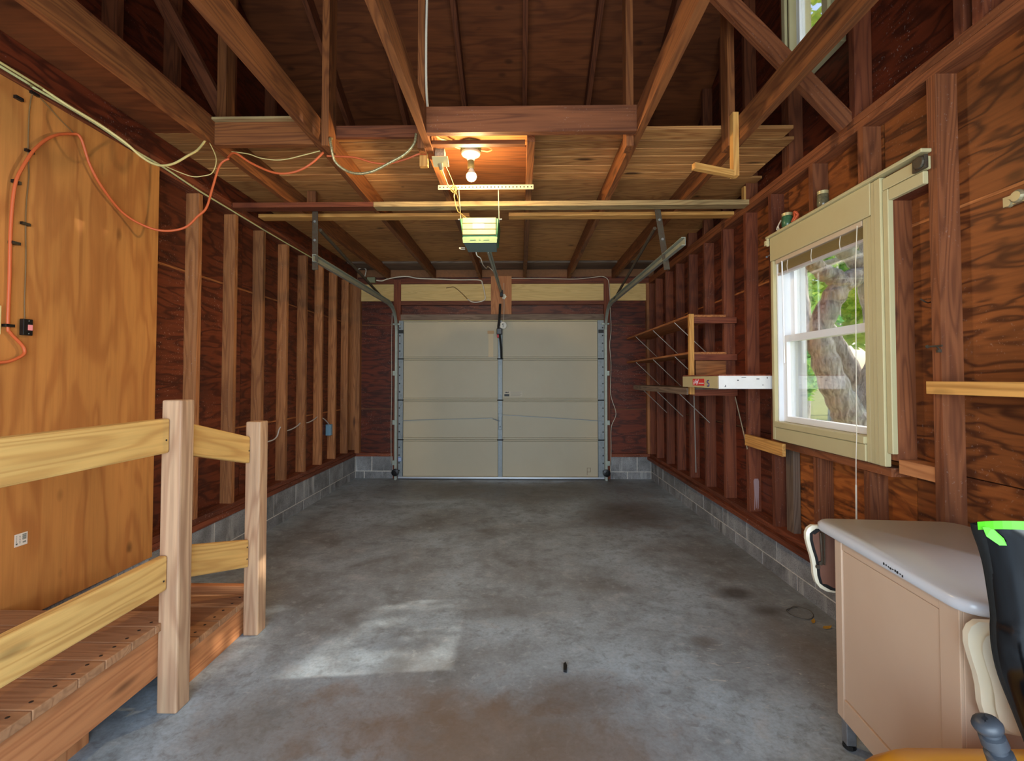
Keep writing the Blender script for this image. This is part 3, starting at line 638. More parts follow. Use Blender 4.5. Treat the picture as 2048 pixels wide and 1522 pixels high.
MB().tube(spline([(-0.335, 3.59, 2.30), (-0.33, 3.62, 2.275), (-0.305, 3.66, 2.262), (-0.30, 3.8, 2.25), (-0.30, 4.2, 2.31), (-0.31, 4.6, 2.42), (-0.27, 4.75, 2.41)], 6), 0.004, 6).obj('bell_wire', M_wcable, op)
MB().tube(spline([(-0.44, 3.9, 2.66), (-0.43, 4.3, 2.55), (-0.44, 4.9, 2.62), (-0.47, 5.4, 2.79)], 6), 0.003, 6).obj('antenna_wire', M_cable, op)

# ---- white disc hanging on the door arm, paper tag on the centre post
t = MB().lathe([(0.046, -0.004), (0.046, 0)], (-0.222, 6.24, 2.03), 20, 'Y').obj('number_tag', plain('tag_white', (226, 222, 208), 0.5), smooth='auto')
tag(t, 'round white tag reading 1 hanging by the top of the overhead door', 'tag')
MB().prism([(-0.219, 6.2352, 2.003), (-0.226, 6.2352, 2.003), (-0.226, 6.2352, 2.043), (-0.237, 6.2352, 2.036), (-0.237, 6.2352, 2.044), (-0.226, 6.2352, 2.056), (-0.219, 6.2352, 2.056)], (0, 0.0008, 0)).obj('numeral', M_dark, t)
MB().tube([(-0.215, 6.236, 2.07), (-0.21, 6.25, 2.30), (-0.214, 6.28, 2.60)], 0.0025, 5).obj('hanging_string', M_wcable, t)
t = MB().prism([(-0.238, 6.30, 2.45), (-0.205, 6.296, 2.458), (-0.178, 6.30, 2.42), (-0.205, 6.302, 2.385), (-0.235, 6.30, 2.395)], (0, 0.003, 0)).obj('paper_tag', plain('paper_cream', (248, 240, 214), 0.7))
tag(t, 'crumpled cream paper tag beside the end of the opener rail', 'tag')

# ================================================================== LIGHT, OUTLET, CABLES
li = thing('ceiling_light', 'bare lit bulb in a white lampholder on a round metal box', 'light', (-0.309, 2.95, 2.81))
MB().lathe([(0.064, 0.752), (0.066, 0.758), (0.066, 0.806), (0.064, 0.811)], (-0.309, 2.95, 2.0), 8).obj('junction_box', plain('box_metal', (150, 160, 120), 0.5, 0.4), li)
MB().lathe([(0.020, 0.700), (0.024, 0.705), (0.030, 0.722), (0.056, 0.735), (0.060, 0.742), (0.060, 0.752)], (-0.309, 2.95, 2.0), 24).obj('lampholder', plain('porcelain', (244, 240, 220), 0.3), li, smooth='auto')
MB().lathe([(0.019, 0.648), (0.021, 0.652), (0.021, 0.694), (0.018, 0.700)], (-0.308, 2.95, 2.0), 16).obj('socket_adapter', plain('socket_brown', (120, 108, 66), 0.4), li, smooth='auto')
bulb = MB()
bulb.lathe([(0.031 * math.sin(R(v)), 0.600 + 0.031 * math.cos(R(v))) for v in (64, 75, 90, 105, 120, 135, 150, 168)], (-0.305, 2.95, 2.0), 20).obj('bulb', emit('bulb_glow', (1.0, 0.70, 0.33, 1), 1500), li, smooth=True)
MB().lathe([(0.012, 0.652), (0.014, 0.644), (0.022, 0.628), (0.0279, 0.6137), (0.020, 0.612)], (-0.305, 2.95, 2.0), 20).obj('bulb_neck', plain('bulb_plastic', (232, 226, 206), 0.4), li, smooth='auto')

o_ = thing('outlet_box', 'metal outlet box with a tan cover plate on the side of a joist', 'outlet', (-0.48, 2.84, 2.66))
MB().box(-0.511, -0.455, 2.815, 2.875, 2.640, 2.715).obj('metal_box', plain('box_steel', (176, 172, 156), 0.5, 0.5, noise=0.6, nscale=90, col2=(90, 84, 72)), o_)
cp = obeam('cover_plate', (-0.522, 2.803, 2.628), (-0.428, 2.803, 2.628), 0.006, 0.072, M_tan, o_, up=(0, 0.86, -0.5), bevel=0.002)
MB().tube(spline([(-0.515, 2.83, 2.715), (-0.525, 2.82, 2.735), (-0.50, 2.83, 2.72), (-0.47, 2.84, 2.712)], 5), 0.003, 6).obj('wire_end', M_cable, o_)
tag(MB().tube(spline([(-0.462, 2.835, 2.71), (-0.45, 2.83, 2.735), (-0.42, 2.83, 2.738)], 5), 0.003, 6).obj('wire_end', M_orange, o_))
pc = thing('power_cord', 'tan power cord tied up from the outlet plate to the green opener', 'cord', (-0.469, 2.82, 2.6))
MB().tube([(-0.475, 2.79, 2.610), (-0.468, 2.80, 2.575)], [0.016, 0.011], 10).obj('plug', plain('plug_grey', (146, 134, 100), 0.5), pc)
MB().tube(spline([(-0.469, 2.82, 2.585), (-0.465, 2.91, 2.577), (-0.457, 3.0, 2.561), (-0.448, 3.19, 2.60), (-0.45, 3.22, 2.57), (-0.436, 3.26, 2.50), (-0.413, 3.32, 2.49), (-0.36, 3.42, 2.477)], 6), 0.004, 8).obj('cable', plain('cord_olive', (150, 128, 78), 0.5), pc)
MB().tube(spline([(-0.45, 2.83, 2.618), (-0.435, 3.02, 2.60), (-0.424, 3.20, 2.56), (-0.418, 3.36, 2.499), (-0.38, 3.40, 2.48)], 6), 0.002, 6).obj('thin_wire', plain('cord_olive', (150, 128, 78)), pc)
MB().tube(spline([(-0.47, 3.24, 2.645), (-0.455, 3.232, 2.66), (-0.435, 3.235, 2.64), (-0.455, 3.23, 2.61), (-0.475, 3.235, 2.63), (-0.45, 3.228, 2.65), (-0.44, 3.235, 2.60)], 6), 0.004, 8).obj('cable_knot', plain('cord_olive', (150, 128, 78)), pc)

def cable(name, label, cat, pts, r, mat, n=6, sides=8, group=None):
    o = MB().tube(spline(pts, n), r, sides).obj(name, mat, smooth=True); return tag(o, label, cat, group)
oc = thing('extension_cord', 'orange extension cord clipped up the plywood and looped under the joists', 'cord', (-2.17, 1.98, 1.4))
MB().tube(spline([(-2.176, 1.60, 1.36), (-2.172, 1.8, 1.385), (-2.17, 1.936, 1.396), (-2.165, 1.98, 1.404), (-2.165, 2.031, 1.432), (-2.168, 2.039, 1.459), (-2.172, 2.023, 1.486), (-2.176, 1.987, 1.526), (-2.178, 1.979, 1.557), (-2.178, 1.98, 1.75), (-2.176, 1.978, 1.986), (-2.17, 1.985, 2.162), (-2.165, 2.014, 2.262), (-2.165, 2.065, 2.364), (-2.168, 2.142, 2.456), (-2.175, 2.24, 2.517),
    (-2.164, 2.275, 2.515), (-2.165, 2.329, 2.405), (-2.165, 2.402, 2.32), (-2.165, 2.529, 2.234), (-2.113, 2.62, 2.189), (-2.04, 2.675, 2.178), (-1.956, 2.72, 2.212), (-1.904, 2.75, 2.287), (-1.865, 2.77, 2.347), (-1.837, 2.78, 2.471), (-1.801, 2.79, 2.612), (-1.752, 2.80, 2.655)], 6), 0.0065, 8).obj('cord_run', M_orange, oc, smooth=True)
MB().tube(spline([(-1.752, 2.79, 2.658), (-1.668, 2.72, 2.650), (-1.578, 2.72, 2.593), (-1.46, 2.72, 2.539), (-1.371, 2.72, 2.526), (-1.283, 2.72, 2.546), (-1.21, 2.72, 2.59), (-1.15, 2.73, 2.655)], 6), 0.0065, 8).obj('cord_loop', M_orange, oc, smooth=True)
MB().tube(spline([(-1.15, 2.775, 2.655), (-1.087, 2.785, 2.655), (-0.982, 2.78, 2.646), (-0.877, 2.78, 2.615), (-0.787, 2.78, 2.608), (-0.683, 2.78, 2.632), (-0.6, 2.78, 2.664), (-0.56, 2.79, 2.668)], 6), 0.006, 8).obj('cord_loop', M_orange, oc, smooth=True)
for p in ((-2.178, 2.0, 1.913), (-2.178, 1.985, 1.555)):
    MB().box(p[0] - 0.01, p[0] + 0.012, p[1] - 0.022, p[1] + 0.012, p[2] - 0.006, p[2] + 0.006).obj('clip', M_blk, oc)
cable('armoured_cable', 'thick armoured cable sagging between two joists left of the bulb', 'cable',
      [(-1.09, 2.70, 2.72), (-1.085, 2.665, 2.70), (-1.075, 2.655, 2.653), (-1.064, 2.68, 2.58), (-1.011, 2.7, 2.535), (-0.939, 2.7, 2.514), (-0.852, 2.7, 2.526), (-0.75, 2.7, 2.577), (-0.664, 2.7, 2.626), (-0.61, 2.69, 2.68), (-0.597, 2.69, 2.74)], 0.008, M_bx)
cable('lamp_cable', 'cream cable running from the joist to the round lamp box', 'cable',
      [(-0.508, 2.72, 2.765), (-0.474, 2.772, 2.753), (-0.431, 2.825, 2.766), (-0.414, 2.878, 2.765), (-0.38, 2.93, 2.772), (-0.372, 2.94, 2.778)], 0.0065, M_cable)
cable('cable_loop', 'short cream cable loop on the far side of the lamp box', 'cable',
      [(-0.245, 2.95, 2.781), (-0.204, 2.95, 2.784), (-0.176, 2.95, 2.771), (-0.204, 2.95, 2.758), (-0.245, 2.95, 2.765)], 0.004, M_cable)
cable('thin_wire', 'thin cream wire sagging beside the orange cord under the joists', 'wire',
      [(-1.70, 2.74, 2.668), (-1.6, 2.74, 2.653), (-1.531, 2.74, 2.629), (-1.442, 2.74, 2.616), (-1.368, 2.74, 2.621), (-1.279, 2.74, 2.642), (-1.175, 2.74, 2.668)], 0.003, M_cable)
ec = thing('electrical_cable', 'pale green cable stapled along the top of the left wall', 'cable', (-2.18, 2.2, 2.64))
M_romex = plain('pale_green_cable', (206, 204, 146), 0.5)
MB().tube(spline([(-2.188, 0.5, 2.64), (-2.188, 1.922, 2.644), (-2.186, 2.066, 2.638), (-2.186, 2.232, 2.643), (-2.186, 2.411, 2.641), (-2.186, 2.621, 2.624), (-2.188, 2.849, 2.626), (-2.188, 3.169, 2.61), (-2.19, 3.567, 2.606), (-2.19, 4.076, 2.60), (-2.19, 4.751, 2.60), (-2.19, 5.853, 2.61), (-2.18, 6.2, 2.63)], 5), 0.006, 8).obj('cable_run', M_romex, ec, smooth=True)
MB().tube(spline([(-2.19, 0.5, 2.658), (-2.19, 1.922, 2.661), (-2.186, 2.12, 2.655), (-2.15, 2.15, 2.63), (-2.112, 2.18, 2.605), (-2.009, 2.209, 2.543), (-1.936, 2.268, 2.487), (-1.896, 2.326, 2.44), (-1.864, 2.385, 2.428), (-1.83, 2.444, 2.46), (-1.793, 2.502, 2.53), (-1.78, 2.561, 2.591), (-1.778, 2.62, 2.672)], 6), 0.006, 8).obj('cable_drop', M_cable, ec, smooth=True)
cable('tie_wire', 'thin wire drooping below the first joist beside the orange cord', 'wire',
      [(-1.913, 2.5, 2.475), (-1.845, 2.52, 2.448), (-1.79, 2.54, 2.434), (-1.749, 2.56, 2.445), (-1.707, 2.58, 2.473), (-1.70, 2.6, 2.56), (-1.752, 2.62, 2.66)], 0.0025, M_cable)
bw = thing('bell_wire', 'thin dark wire stapled down the orange plywood to the black button', 'wire', (-2.184, 2.05, 2.2))
M_bell = plain('bell_wire_brown', (122, 92, 54), 0.6)
MB().tube(spline([(-2.185, 2.26, 2.532), (-2.185, 2.188, 2.562), (-2.185, 2.116, 2.599), (-2.185, 2.066, 2.613), (-2.185, 2.051, 2.538), (-2.185, 2.048, 2.458), (-2.185, 2.049, 2.339), (-2.185, 2.055, 2.234), (-2.185, 2.048, 2.121), (-2.185, 2.047, 2.013), (-2.185, 2.052, 1.854), (-2.185, 2.051, 1.676), (-2.185, 2.054, 1.592)], 5), 0.0024, 6).obj('wire_run', M_bell, bw)
for y, z in ((2.067, 2.61), (2.052, 2.34), (2.043, 2.012)):
    MB().box(-2.188, -2.176, y - 0.018, y + 0.018, z - 0.006, z + 0.006).obj('staple', M_blk, bw)
for y, z, lb in ((2.004, 2.549, 'spare black cable clip high on the orange plywood, nearest the ceiling'), (2.003, 2.18, 'spare black cable clip on the orange plywood beside the orange cord')):
    o = MB().box(-2.188, -2.174, y - 0.02, y + 0.012, z - 0.007, z + 0.007); o.lathe([(0.004, 0), (0.004, 0.006)], (-2.176, y, z), 8, 'X')
    tag(o.obj('cable_clip', M_blk), lb, 'clip')
wc = thing('door_cable', 'white cable looping across the cream header board over the overhead door', 'cable', (-1.5, 6.31, 2.69))
MB().tube(spline([(-1.925, 6.30, 2.645), (-1.85, 6.31, 2.640), (-1.777, 6.31, 2.664), (-1.64, 6.31, 2.69), (-1.507, 6.31, 2.697), (-1.373, 6.31, 2.672), (-1.138, 6.31, 2.662), (-0.836, 6.31, 2.65), (-0.548, 6.31, 2.646), (-0.501, 6.31, 2.593), (-0.474, 6.31, 2.478), (-0.467, 6.31, 2.388), (-0.547, 6.30, 2.351), (-0.634, 6.30, 2.351), (-0.701, 6.325, 2.392)], 6), 0.008, 8).obj('cable_run', M_wcable, wc, smooth=True)
MB().tube(spline([(-0.701, 6.325, 2.392), (-0.802, 6.335, 2.493), (-0.882, 6.335, 2.554), (-0.936, 6.335, 2.554), (-0.99, 6.335, 2.545)], 6), [0.005] * 25, 6).obj('cable_shadow', plain('cable_shadow_brown', (120, 90, 50), 0.6), wc)  # brown tube drawn in place of the cable's shadow on the header
MB().tube(spline([(-2.16, 6.25, 2.78), (-2.115, 6.28, 2.807), (-2.06, 6.28, 2.79), (-2.074, 6.30, 2.72), (-2.09, 6.30, 2.665)], 6), 0.006, 6).obj('cable_tail', M_wcable, wc)
cable('sensor_wire', 'thin white wire running down beside the right door track', 'wire',
      [(-0.113, 6.31, 2.665), (0.267, 6.31, 2.664), (0.733, 6.31, 2.655), (0.999, 6.31, 2.68), (1.099, 6.312, 2.688), (1.165, 6.312, 2.654), (1.185, 6.312, 2.574), (1.198, 6.312, 2.373), (1.202, 6.312, 2.206), (1.208, 6.31, 1.973), (1.19, 6.31, 1.774), (1.205, 6.31, 1.509), (1.195, 6.31, 1.178), (1.216, 6.31, 1.046), (1.267, 6.31, 0.861), (1.204, 6.31, 0.683), (1.20, 6.31, 0.388), (1.19, 6.31, 0.093)], 0.0035, M_wcable)
cable('sensor_wire', 'thin white wire running down beside the left door track', 'wire',
      [(-1.71, 6.31, 2.2), (-1.715, 6.31, 1.8), (-1.71, 6.31, 1.2), (-1.715, 6.31, 0.7), (-1.71, 6.31, 0.2)], 0.0035, M_wcable)
cable('riser_cable', 'pale cable running straight up beside the hanger left of the bulb', 'cable',
      [(-0.515, 2.62, 2.82), (-0.535, 2.665, 3.0), (-0.538, 2.67, 3.3), (-0.533, 2.67, 3.7), (-0.54, 2.67, 4.2), (-0.54, 2.67, 4.6)], 0.007, M_wcable)
jb = MB().box(-2.04, -1.935, 6.27, 6.325, 2.610, 2.682).obj('junction_box', plain('box_grey_green', (140, 144, 112), 0.5, 0.3), bevel=0.003)
tag(jb, 'small metal junction box on the top plate over the left door corner', 'junction box')
wl_ = thing('outlet_wiring', 'grey cable threaded through the left studs to a small blue box', 'cable', (-2.25, 4.8, 0.85))
for pts in ([(-2.245, 3.70, 0.80), (-2.24, 3.95, 0.79), (-2.235, 4.15, 0.772), (-2.235, 4.28, 0.775), (-2.24, 4.36, 0.80), (-2.245, 4.40, 0.85), (-2.245, 4.428, 0.875)],
            [(-2.245, 4.46, 0.83), (-2.24, 4.60, 0.83), (-2.24, 4.74, 0.85), (-2.245, 4.83, 0.875)],
            [(-2.245, 4.866, 0.872), (-2.24, 5.0, 0.865), (-2.24, 5.14, 0.885), (-2.245, 5.232, 0.905)],
            [(-2.245, 5.268, 0.90), (-2.24, 5.40, 0.87), (-2.24, 5.52, 0.81), (-2.245, 5.58, 0.77)]):
    MB().tube(spline(pts, 5), 0.006, 8).obj('cable_run', plain('grey_cable', (196, 190, 184), 0.5), wl_)
MB().box(-2.285, -2.225, 5.56, 5.62, 0.66, 0.79).obj('device_box', plain('blue_box', (120, 160, 186), 0.5), wl_, bevel=0.004)

# ---- switches on the plywood
sw = thing('opener_button', 'black wall button with a small glowing pink push pad', 'switch', (-2.188, 2.05, 1.555))
MB().box(-2.188, -2.168, 2.034, 2.074, 1.520, 1.592).obj('case', M_blk, sw, bevel=0.002)
MB().box(-2.168, -2.164, 2.052, 2.069, 1.543, 1.567).obj('push_pad', emit('pad_glow', (1.0, 0.32, 0.30, 1), 0.75), sw)
MB().lathe([(0.0025, 0), (0.0025, 0.001)], (-2.168, 2.056, 1.584), 8, 'X').obj('screw', M_galv, sw); MB().lathe([(0.0025, 0), (0.0025, 0.001)], (-2.168, 2.056, 1.528), 8, 'X').obj('screw', M_galv, sw)
for y0, y1, z0, z1, lb in ((1.845, 1.956, 1.515, 1.637, 'cream switch plate on the orange plywood, the upper of two'), (1.85, 1.944, 1.33, 1.415, 'cream outlet plate on the plywood below the switch plate')):
    w_ = thing('wall_plate', lb, 'switch' if z0 > 1.5 else 'outlet', (-2.188, (y0 + y1) / 2, (z0 + z1) / 2))
    MB().box(-2.188, -2.181, y0, y1, z0, z1).obj('plate', M_tan, w_, bevel=0.002)
    MB().box(-2.181, -2.172, (y0 + y1) / 2 - 0.006, (y0 + y1) / 2 + 0.006, (z0 + z1) / 2 - 0.012, (z0 + z1) / 2 + 0.012).obj('toggle', M_tan, w_)
st = MB().box(-2.188, -2.1868, 2.038, 2.092, 0.598, 0.652).obj('price_sticker', plain('sticker_white', (228, 218, 204), 0.6))
tag(st, 'small white printed price sticker low on the orange plywood', 'sticker')
m = MB()
for k in range(9):
    m.box(-2.1868, -2.1864, 2.070, 2.087, 0.622 + k * 0.0028, 0.6235 + k * 0.0028 + (0.0006 if k % 3 else 0))
m.box(-2.1868, -2.1864, 2.043, 2.050, 0.606, 0.613)
for k in range(3): m.box(-2.1868, -2.1864, 2.072 + .005 * k, 2.0755 + .005 * k, 0.608, 0.615)
for k in range(6): m.box(-2.1868, -2.1864, 2.045, 2.0475, 0.617 + .005 * k, 0.6195 + .005 * k)
for k in range(5): m.box(-2.1868, -2.1864, 2.058, 2.062, 0.610 + .007 * k, 0.6135 + .007 * k)
tag(m.obj('printed_bars', plain('print_grey', (92, 98, 92), 0.6), st), kind='stuff')

# ================================================================== WINDOW
win = struct(MB().box(1.80, 1.86, WY0 - 0.02, WY1 + 0.02, 0.955, 0.99).obj('window_1', M_cream))
def wb(name, x0, x1, y0, y1, z0, z1, mat=M_cream, par=None, bevel=0.003): return MB().box(x0, x1, y0, y1, z0, z1).obj(name, mat, par or win, bevel=bevel, seg=1)
wb('head_casing', 1.690, 1.715, 2.303, 3.222, 2.118, 2.276)
wb('casing_cap', 1.672, 1.72, 1.985, 3.245, 2.276, 2.292)
wb('side_casing', 1.690, 1.715, 3.186, 3.216, 0.925, 2.116)
for y0, y1, d in ((2.232, 2.272, 0.0), (2.274, 2.300, 0.004), (2.302, 2.332, 0.008), (2.333, 2.362, 0.010)):
    wb('casing_mould', 1.690 - 0.004 + d, 1.715, y0, y1, 0.922, 2.272 if y1 < 2.301 else 2.116)
wb('back_band', 1.694, 1.72, 2.196, 2.229, 0.985, 2.205)
wb('head_band', 1.694, 1.72, 1.99, 2.229, 2.207, 2.262)
wb('head_band', 1.696, 1.72, 2.005, 2.195, 2.150, 2.204)
wb('apron', 1.690, 1.715, 2.364, 3.184, 0.924, 1.008)
wb('stool', 1.682, 1.80, 2.362, 3.186, 1.010, 1.046)
for y0, y1 in ((WY0 - .002, WY0 + .012), (WY1 - .012, WY1 + .002)): wb('jamb', 1.7155, 1.86, y0, y1, 1.046, 2.13, M_vinyl)
wb('head_jamb', 1.7155, 1.86, WY0, WY1, 2.116, 2.132)
def sash(x0, x1, y0, y1, z0, z1, st_, rb, rt, par, gx):
    s = MB()
    s.box(x0, x1, y0, y0 + st_, z0, z1).box(x0, x1, y1 - st_, y1, z0, z1).box(x0, x1, y0 + st_, y1 - st_, z0, z0 + rb).box(x0, x1, y0 + st_, y1 - st_, z1 - rt, z1)
    f = s.obj('sash', M_vinyl, par)
    MB().box(gx, gx + 0.003, y0 + st_, y1 - st_, z0 + rb, z1 - rt).obj('pane', M_glass, f)
sash(1.745, 1.79, WY0 + 0.012, WY1 - 0.012, 1.048, 1.612, 0.044, 0.035, 0.042, win, 1.768)
sash(1.80, 1.835, WY0 + 0.012, WY1 - 0.012, 1.575, 2.12, 0.044, 0.035, 0.040, win, 1.816)
wb('outer_stop', 1.84, 1.875, WY1 - 0.055, WY1 + .03, 0.96, 2.16, M_vinyl); wb('outer_stop', 1.84, 1.875, WY0 - .03, WY0 + 0.04, 0.96, 2.16, M_vinyl)
win2 = struct(MB().box(1.80, 1.86, GY0, GY1, GZ0 - 0.03, GZ0).obj('window_2', M_cream))
for n_, a in (('side_casing', (1.70, 1.72, 3.022, 3.06, GZ0 - .05, 4.42)), ('side_casing', (1.70, 1.72, 2.60, 2.655, GZ0 - .05, 4.42)), ('stool', (1.69, 1.80, 2.60, 3.06, GZ0 - .09, GZ0 - .055)), ('head_casing', (1.70, 1.72, 2.60, 3.06, 4.36, 4.44))):
    wb(n_, *a, par=win2)
wb('jamb', 1.7205, 1.86, 3.005, 3.02, GZ0, GZ1, par=win2); wb('jamb', 1.7205, 1.86, 2.66, 2.675, GZ0, GZ1, par=win2)
sash(1.765, 1.80, 2.675, 3.005, GZ0, 3.84, 0.034, 0.04, 0.035, win2, 1.78); sash(1.805, 1.84, 2.675, 3.005, 3.81, GZ1, 0.034, 0.03, 0.035, win2, 1.82)

bl = thing('window_blind', 'tan mini blind drawn up at the top of the side window', 'blind', (1.73, 2.78, 2.1))
M_slat = plain('tan_slat', (180, 156, 102), 0.45)
wb('head_rail', 1.700, 1.735, 2.375, 3.175, 2.090, 2.117, plain('rail_mauve', (206, 186, 160), 0.45), bl)
for k in range(11):
    MB().box(1.716, 1.741, 2.378, 3.172, 2.0855 - 0.0050 * k - 0.0012, 2.0855 - 0.0050 * k).obj('slat', M_slat, bl)
wb('bottom_rail', 1.714, 1.742, 2.376, 3.174, 2.012, 2.029, plain('rail_pale', (190, 184, 186), 0.4), bl)
for y in (2.55, 2.80, 3.05): MB().tube(spline([(1.713, y, 2.09), (1.711, y + 0.005, 2.05), (1.712, y, 2.015)], 4), 0.002, 5).obj('ladder_cord', M_wcable, bl)
MB().tube([(1.703, 3.098, 2.095), (1.706, 3.095, 1.43)], 0.0045, 6).obj('tilt_wand', M_vinyl, bl)
MB().tube([(1.700, 2.405, 2.10), (1.688, 2.405, 1.9), (1.68, 2.408, 1.05), (1.676, 2.41, 0.92), (1.674, 2.41, 0.80)], 0.0022, 6).obj('pull_cord', M_wcable, bl)
MB().tube([(1.674, 2.41, 0.80), (1.672, 2.41, 0.60)], 0.004, 6).obj('pull_cord', M_wcable, bl)

# ---- jars and bits on the window cap
def jar(y, rr, h, col, label, lid=(196, 180, 130)):
    j = thing('glass_jar', label, 'jar', (1.697, y, 2.292))
    MB().lathe([(rr * 0.9, 2.292), (rr, 2.300), (rr, 2.292 + h * 0.72), (rr * 0.85, 2.292 + h * 0.8)], (1.697, y, 0), 18).obj('jar_body', plain('jar_' + str(int(y * 100)), col, 0.15, noise=0.6, nscale=40, col2=[v * 0.4 for v in col]), j, smooth='auto')
    MB().lathe([(rr * 0.92, 2.292 + h * 0.8), (rr * 0.95, 2.292 + h), (rr * 0.8, 2.292 + h + 0.002)], (1.697, y, 0), 18).obj('lid', plain('lid_tan', lid, 0.4, 0.3), j, smooth='auto')
jar(3.02, 0.033, 0.085, (70, 108, 76), 'green glass jar with a tan lid on the far end of the window cap')
jar(2.665, 0.030, 0.085, (120, 112, 84), 'clear jar with a tan lid in the middle of the window cap')
o = MB().tube(spline([(1.69, 2.955, 2.30), (1.70, 2.94, 2.335), (1.69, 2.925, 2.355), (1.70, 2.91, 2.33), (1.69, 2.935, 2.30)], 4), 0.008, 7).obj('orange_plug', plain('orange_plastic', (196, 86, 50), 0.5)); tag(o, 'small orange plug beside the green jar on the window cap', 'plug')
o = MB().tube(spline([(1.70, 3.11, 2.293), (1.695, 3.12, 2.33), (1.70, 3.095, 2.36), (1.69, 3.13, 2.31), (1.70, 3.09, 2.30)], 5), 0.004, 6).obj('wire_scrap', M_wcable); tag(o, 'little twist of white wire on the end of the window cap', 'wire')
o = MB().box(1.672, 1.70, 3.236, 3.262, 2.235, 2.268).box(1.676, 1.69, 3.225, 3.24, 2.225, 2.28); tag(o.obj('roller_bracket', M_cream, bevel=0.003), 'painted shade bracket at the far top corner of the window', 'bracket')
o = MB().tube([(1.69, 3.215, 2.165), (1.69, 3.262, 2.162)], 0.003, 6); o.lathe([(0.007, 0), (0.007, 0.004)], (1.69, 3.26, 2.162), 8, 'Y'); tag(o.obj('long_nail', M_galv), 'long nail sticking out of the window casing edge', 'nail')
o = MB().box(1.678, 1.694, 1.975, 2.04, 2.205, 2.262); o.lathe([(0.024, 0), (0.028, 0.006), (0.024, 0.014)], (1.668, 2.0, 2.235), 12, 'X'); tag(o.obj('metal_latch', M_rust, bevel=0.002), 'old round metal latch on the near end of the window head', 'latch')
o = MB().lathe([(0.018, 0), (0.024, 0.008), (0.024, 0.016), (0.012, 0.024)], (1.778, 1.72, 1.985), 14, 'X'); o.lathe([(0.012, 0), (0.016, 0.012)], (1.785, 1.755, 1.972), 12, 'X'); o.box(1.79, 1.804, 1.70, 1.775, 1.962, 1.998)
tag(o.obj('wall_fitting', plain('brass_fitting', (186, 176, 140), 0.4, 0.3)), 'small round pale fitting on the bare orange plywood', 'fitting')
o = MB().tube([(1.688, 1.995, 1.462), (1.692, 1.93, 1.462)], 0.004, 7); o.lathe([(0.007, 0), (0.007, 0.006)], (1.688, 1.992, 1.462), 8, 'Y'); o.box(1.70, 1.715, 1.958, 1.968, 1.436, 1.448); o.tube([(1.69, 1.955, 1.462), (1.716, 1.962, 1.442)], 0.003, 6)
tag(o.obj('bolt_hook', M_rust), 'rusty bolt hook on the wide stud beside the window', 'hook')
o = MB().tube(spline([(1.71, 2.05, 1.67), (1.75, 2.06, 1.655), (1.79, 2.07, 1.67)], 4), 0.003, 6); tag(o.obj('bent_nail', M_rust), 'bent nail between the window frame and the wide stud', 'nail')

# ---- boards nailed to the right wall
bb = obeam('scrap_board', (1.702, 3.615, 0.871), (1.702, 3.105, 0.867), 0.022, 0.082, 'pine', None); tag(bb, 'short stained board nailed below the far corner of the window', 'board')
bb = board('nailing_rail', 1.686, 1.714, 0.7, 2.002, 1.267, 1.318, 'pine', None, axis='Y'); tag(bb, 'yellow board nailed across the wide stud near the window', 'board')
bb = MB().tube([(1.706, 3.80, 1.183), (1.703, 3.603, 0.80)], 0.004, 6).obj('thin_rod', plain('rod', (176, 158, 128), 0.5, 0.3)); tag(bb, 'thin rod leaning on the studs under the white ledge', 'rod')

# ================================================================== SHELVES
sh = thing('wall_shelf', 'three tier wooden wall shelf with wire struts between the far studs', 'shelf', (1.55, 4.9, 1.2))
for z, y1, k in ((1.842, 6.25, 'shelf'), (1.532, 6.25, 'shelf')):
    board('shelf_board', 1.40, 1.712, 3.965, y1, z, z + 0.018, k, sh, axis='Y')
board('shelf_board', 1.405, 1.712, 3.975, 5.85, 1.232, 1.25, 'plate_grey', sh, axis='Y')
board('front_edge', 1.390, 1.404, 3.99, 5.85, 1.195, 1.25, 'plate_grey', sh)
board('upright', 1.395, 1.432, 3.925, 3.962, 1.20, 1.862, 'pine', sh)
for z0 in (1.79, 1.482, 1.188):
    board('cleat', 1.433, 1.80, 3.965, 3.998, z0, z0 + 0.050, 'cleat', sh)
board('side_panel', 1.47, 1.72, 3.998, 4.004, 1.355, 1.478, 'shelf', sh)
for z in (1.842, 1.532, 1.232):
    for y in (4.35, 5.05, 5.8):
        if z < 1.3 and y > 5.7: y = 5.6
        MB().tube([(1.41, y, z - 0.002), (1.712, y - 0.02, z - 0.30)], 0.0035, 6).obj('wire_strut', plain('strut_wire', (176, 170, 160), 0.4, 0.5), sh)
MB().tube([(1.45, 3.99, 1.20), (1.46, 3.99, 0.55)], 0.0045, 6).obj('support_rod', plain('rod_grey', (120, 112, 104), 0.6), sh)
lg = thing('wall_ledge', 'white painted box ledge with a red sticker beside the window', 'ledge', (1.53, 3.6, 1.26))
M_wp = plain('chipped_white', (232, 230, 228), 0.5, noise=0.2, nscale=12, col2=(196, 180, 176))
MB().box(1.348, 1.366, 3.262, 3.96, 1.262, 1.346).obj('side_board', M_cream, lg)
MB().box(1.348, 1.715, 3.244, 3.261, 1.260, 1.348).obj('front_board', M_wp, lg)
MB().box(1.352, 1.714, 3.25, 3.96, 1.348, 1.356).obj('top_board', wm('cleat', 'Y'), lg)
sk = MB().box(1.3465, 1.348, 3.50, 3.73, 1.276, 1.328).obj('red_sticker', plain('sticker_red', (218, 44, 38), 0.45), lg)
m = MB()
zz = [(3.655, 1.322), (3.672, 1.292), (3.636, 1.312), (3.640, 1.284), (3.606, 1.322)]
for (a, b), (c, d) in zip(zz, zz[1:]): m.beam((1.346, a, b), (1.346, c, d), 0.001, 0.007, (1, 0, 0))
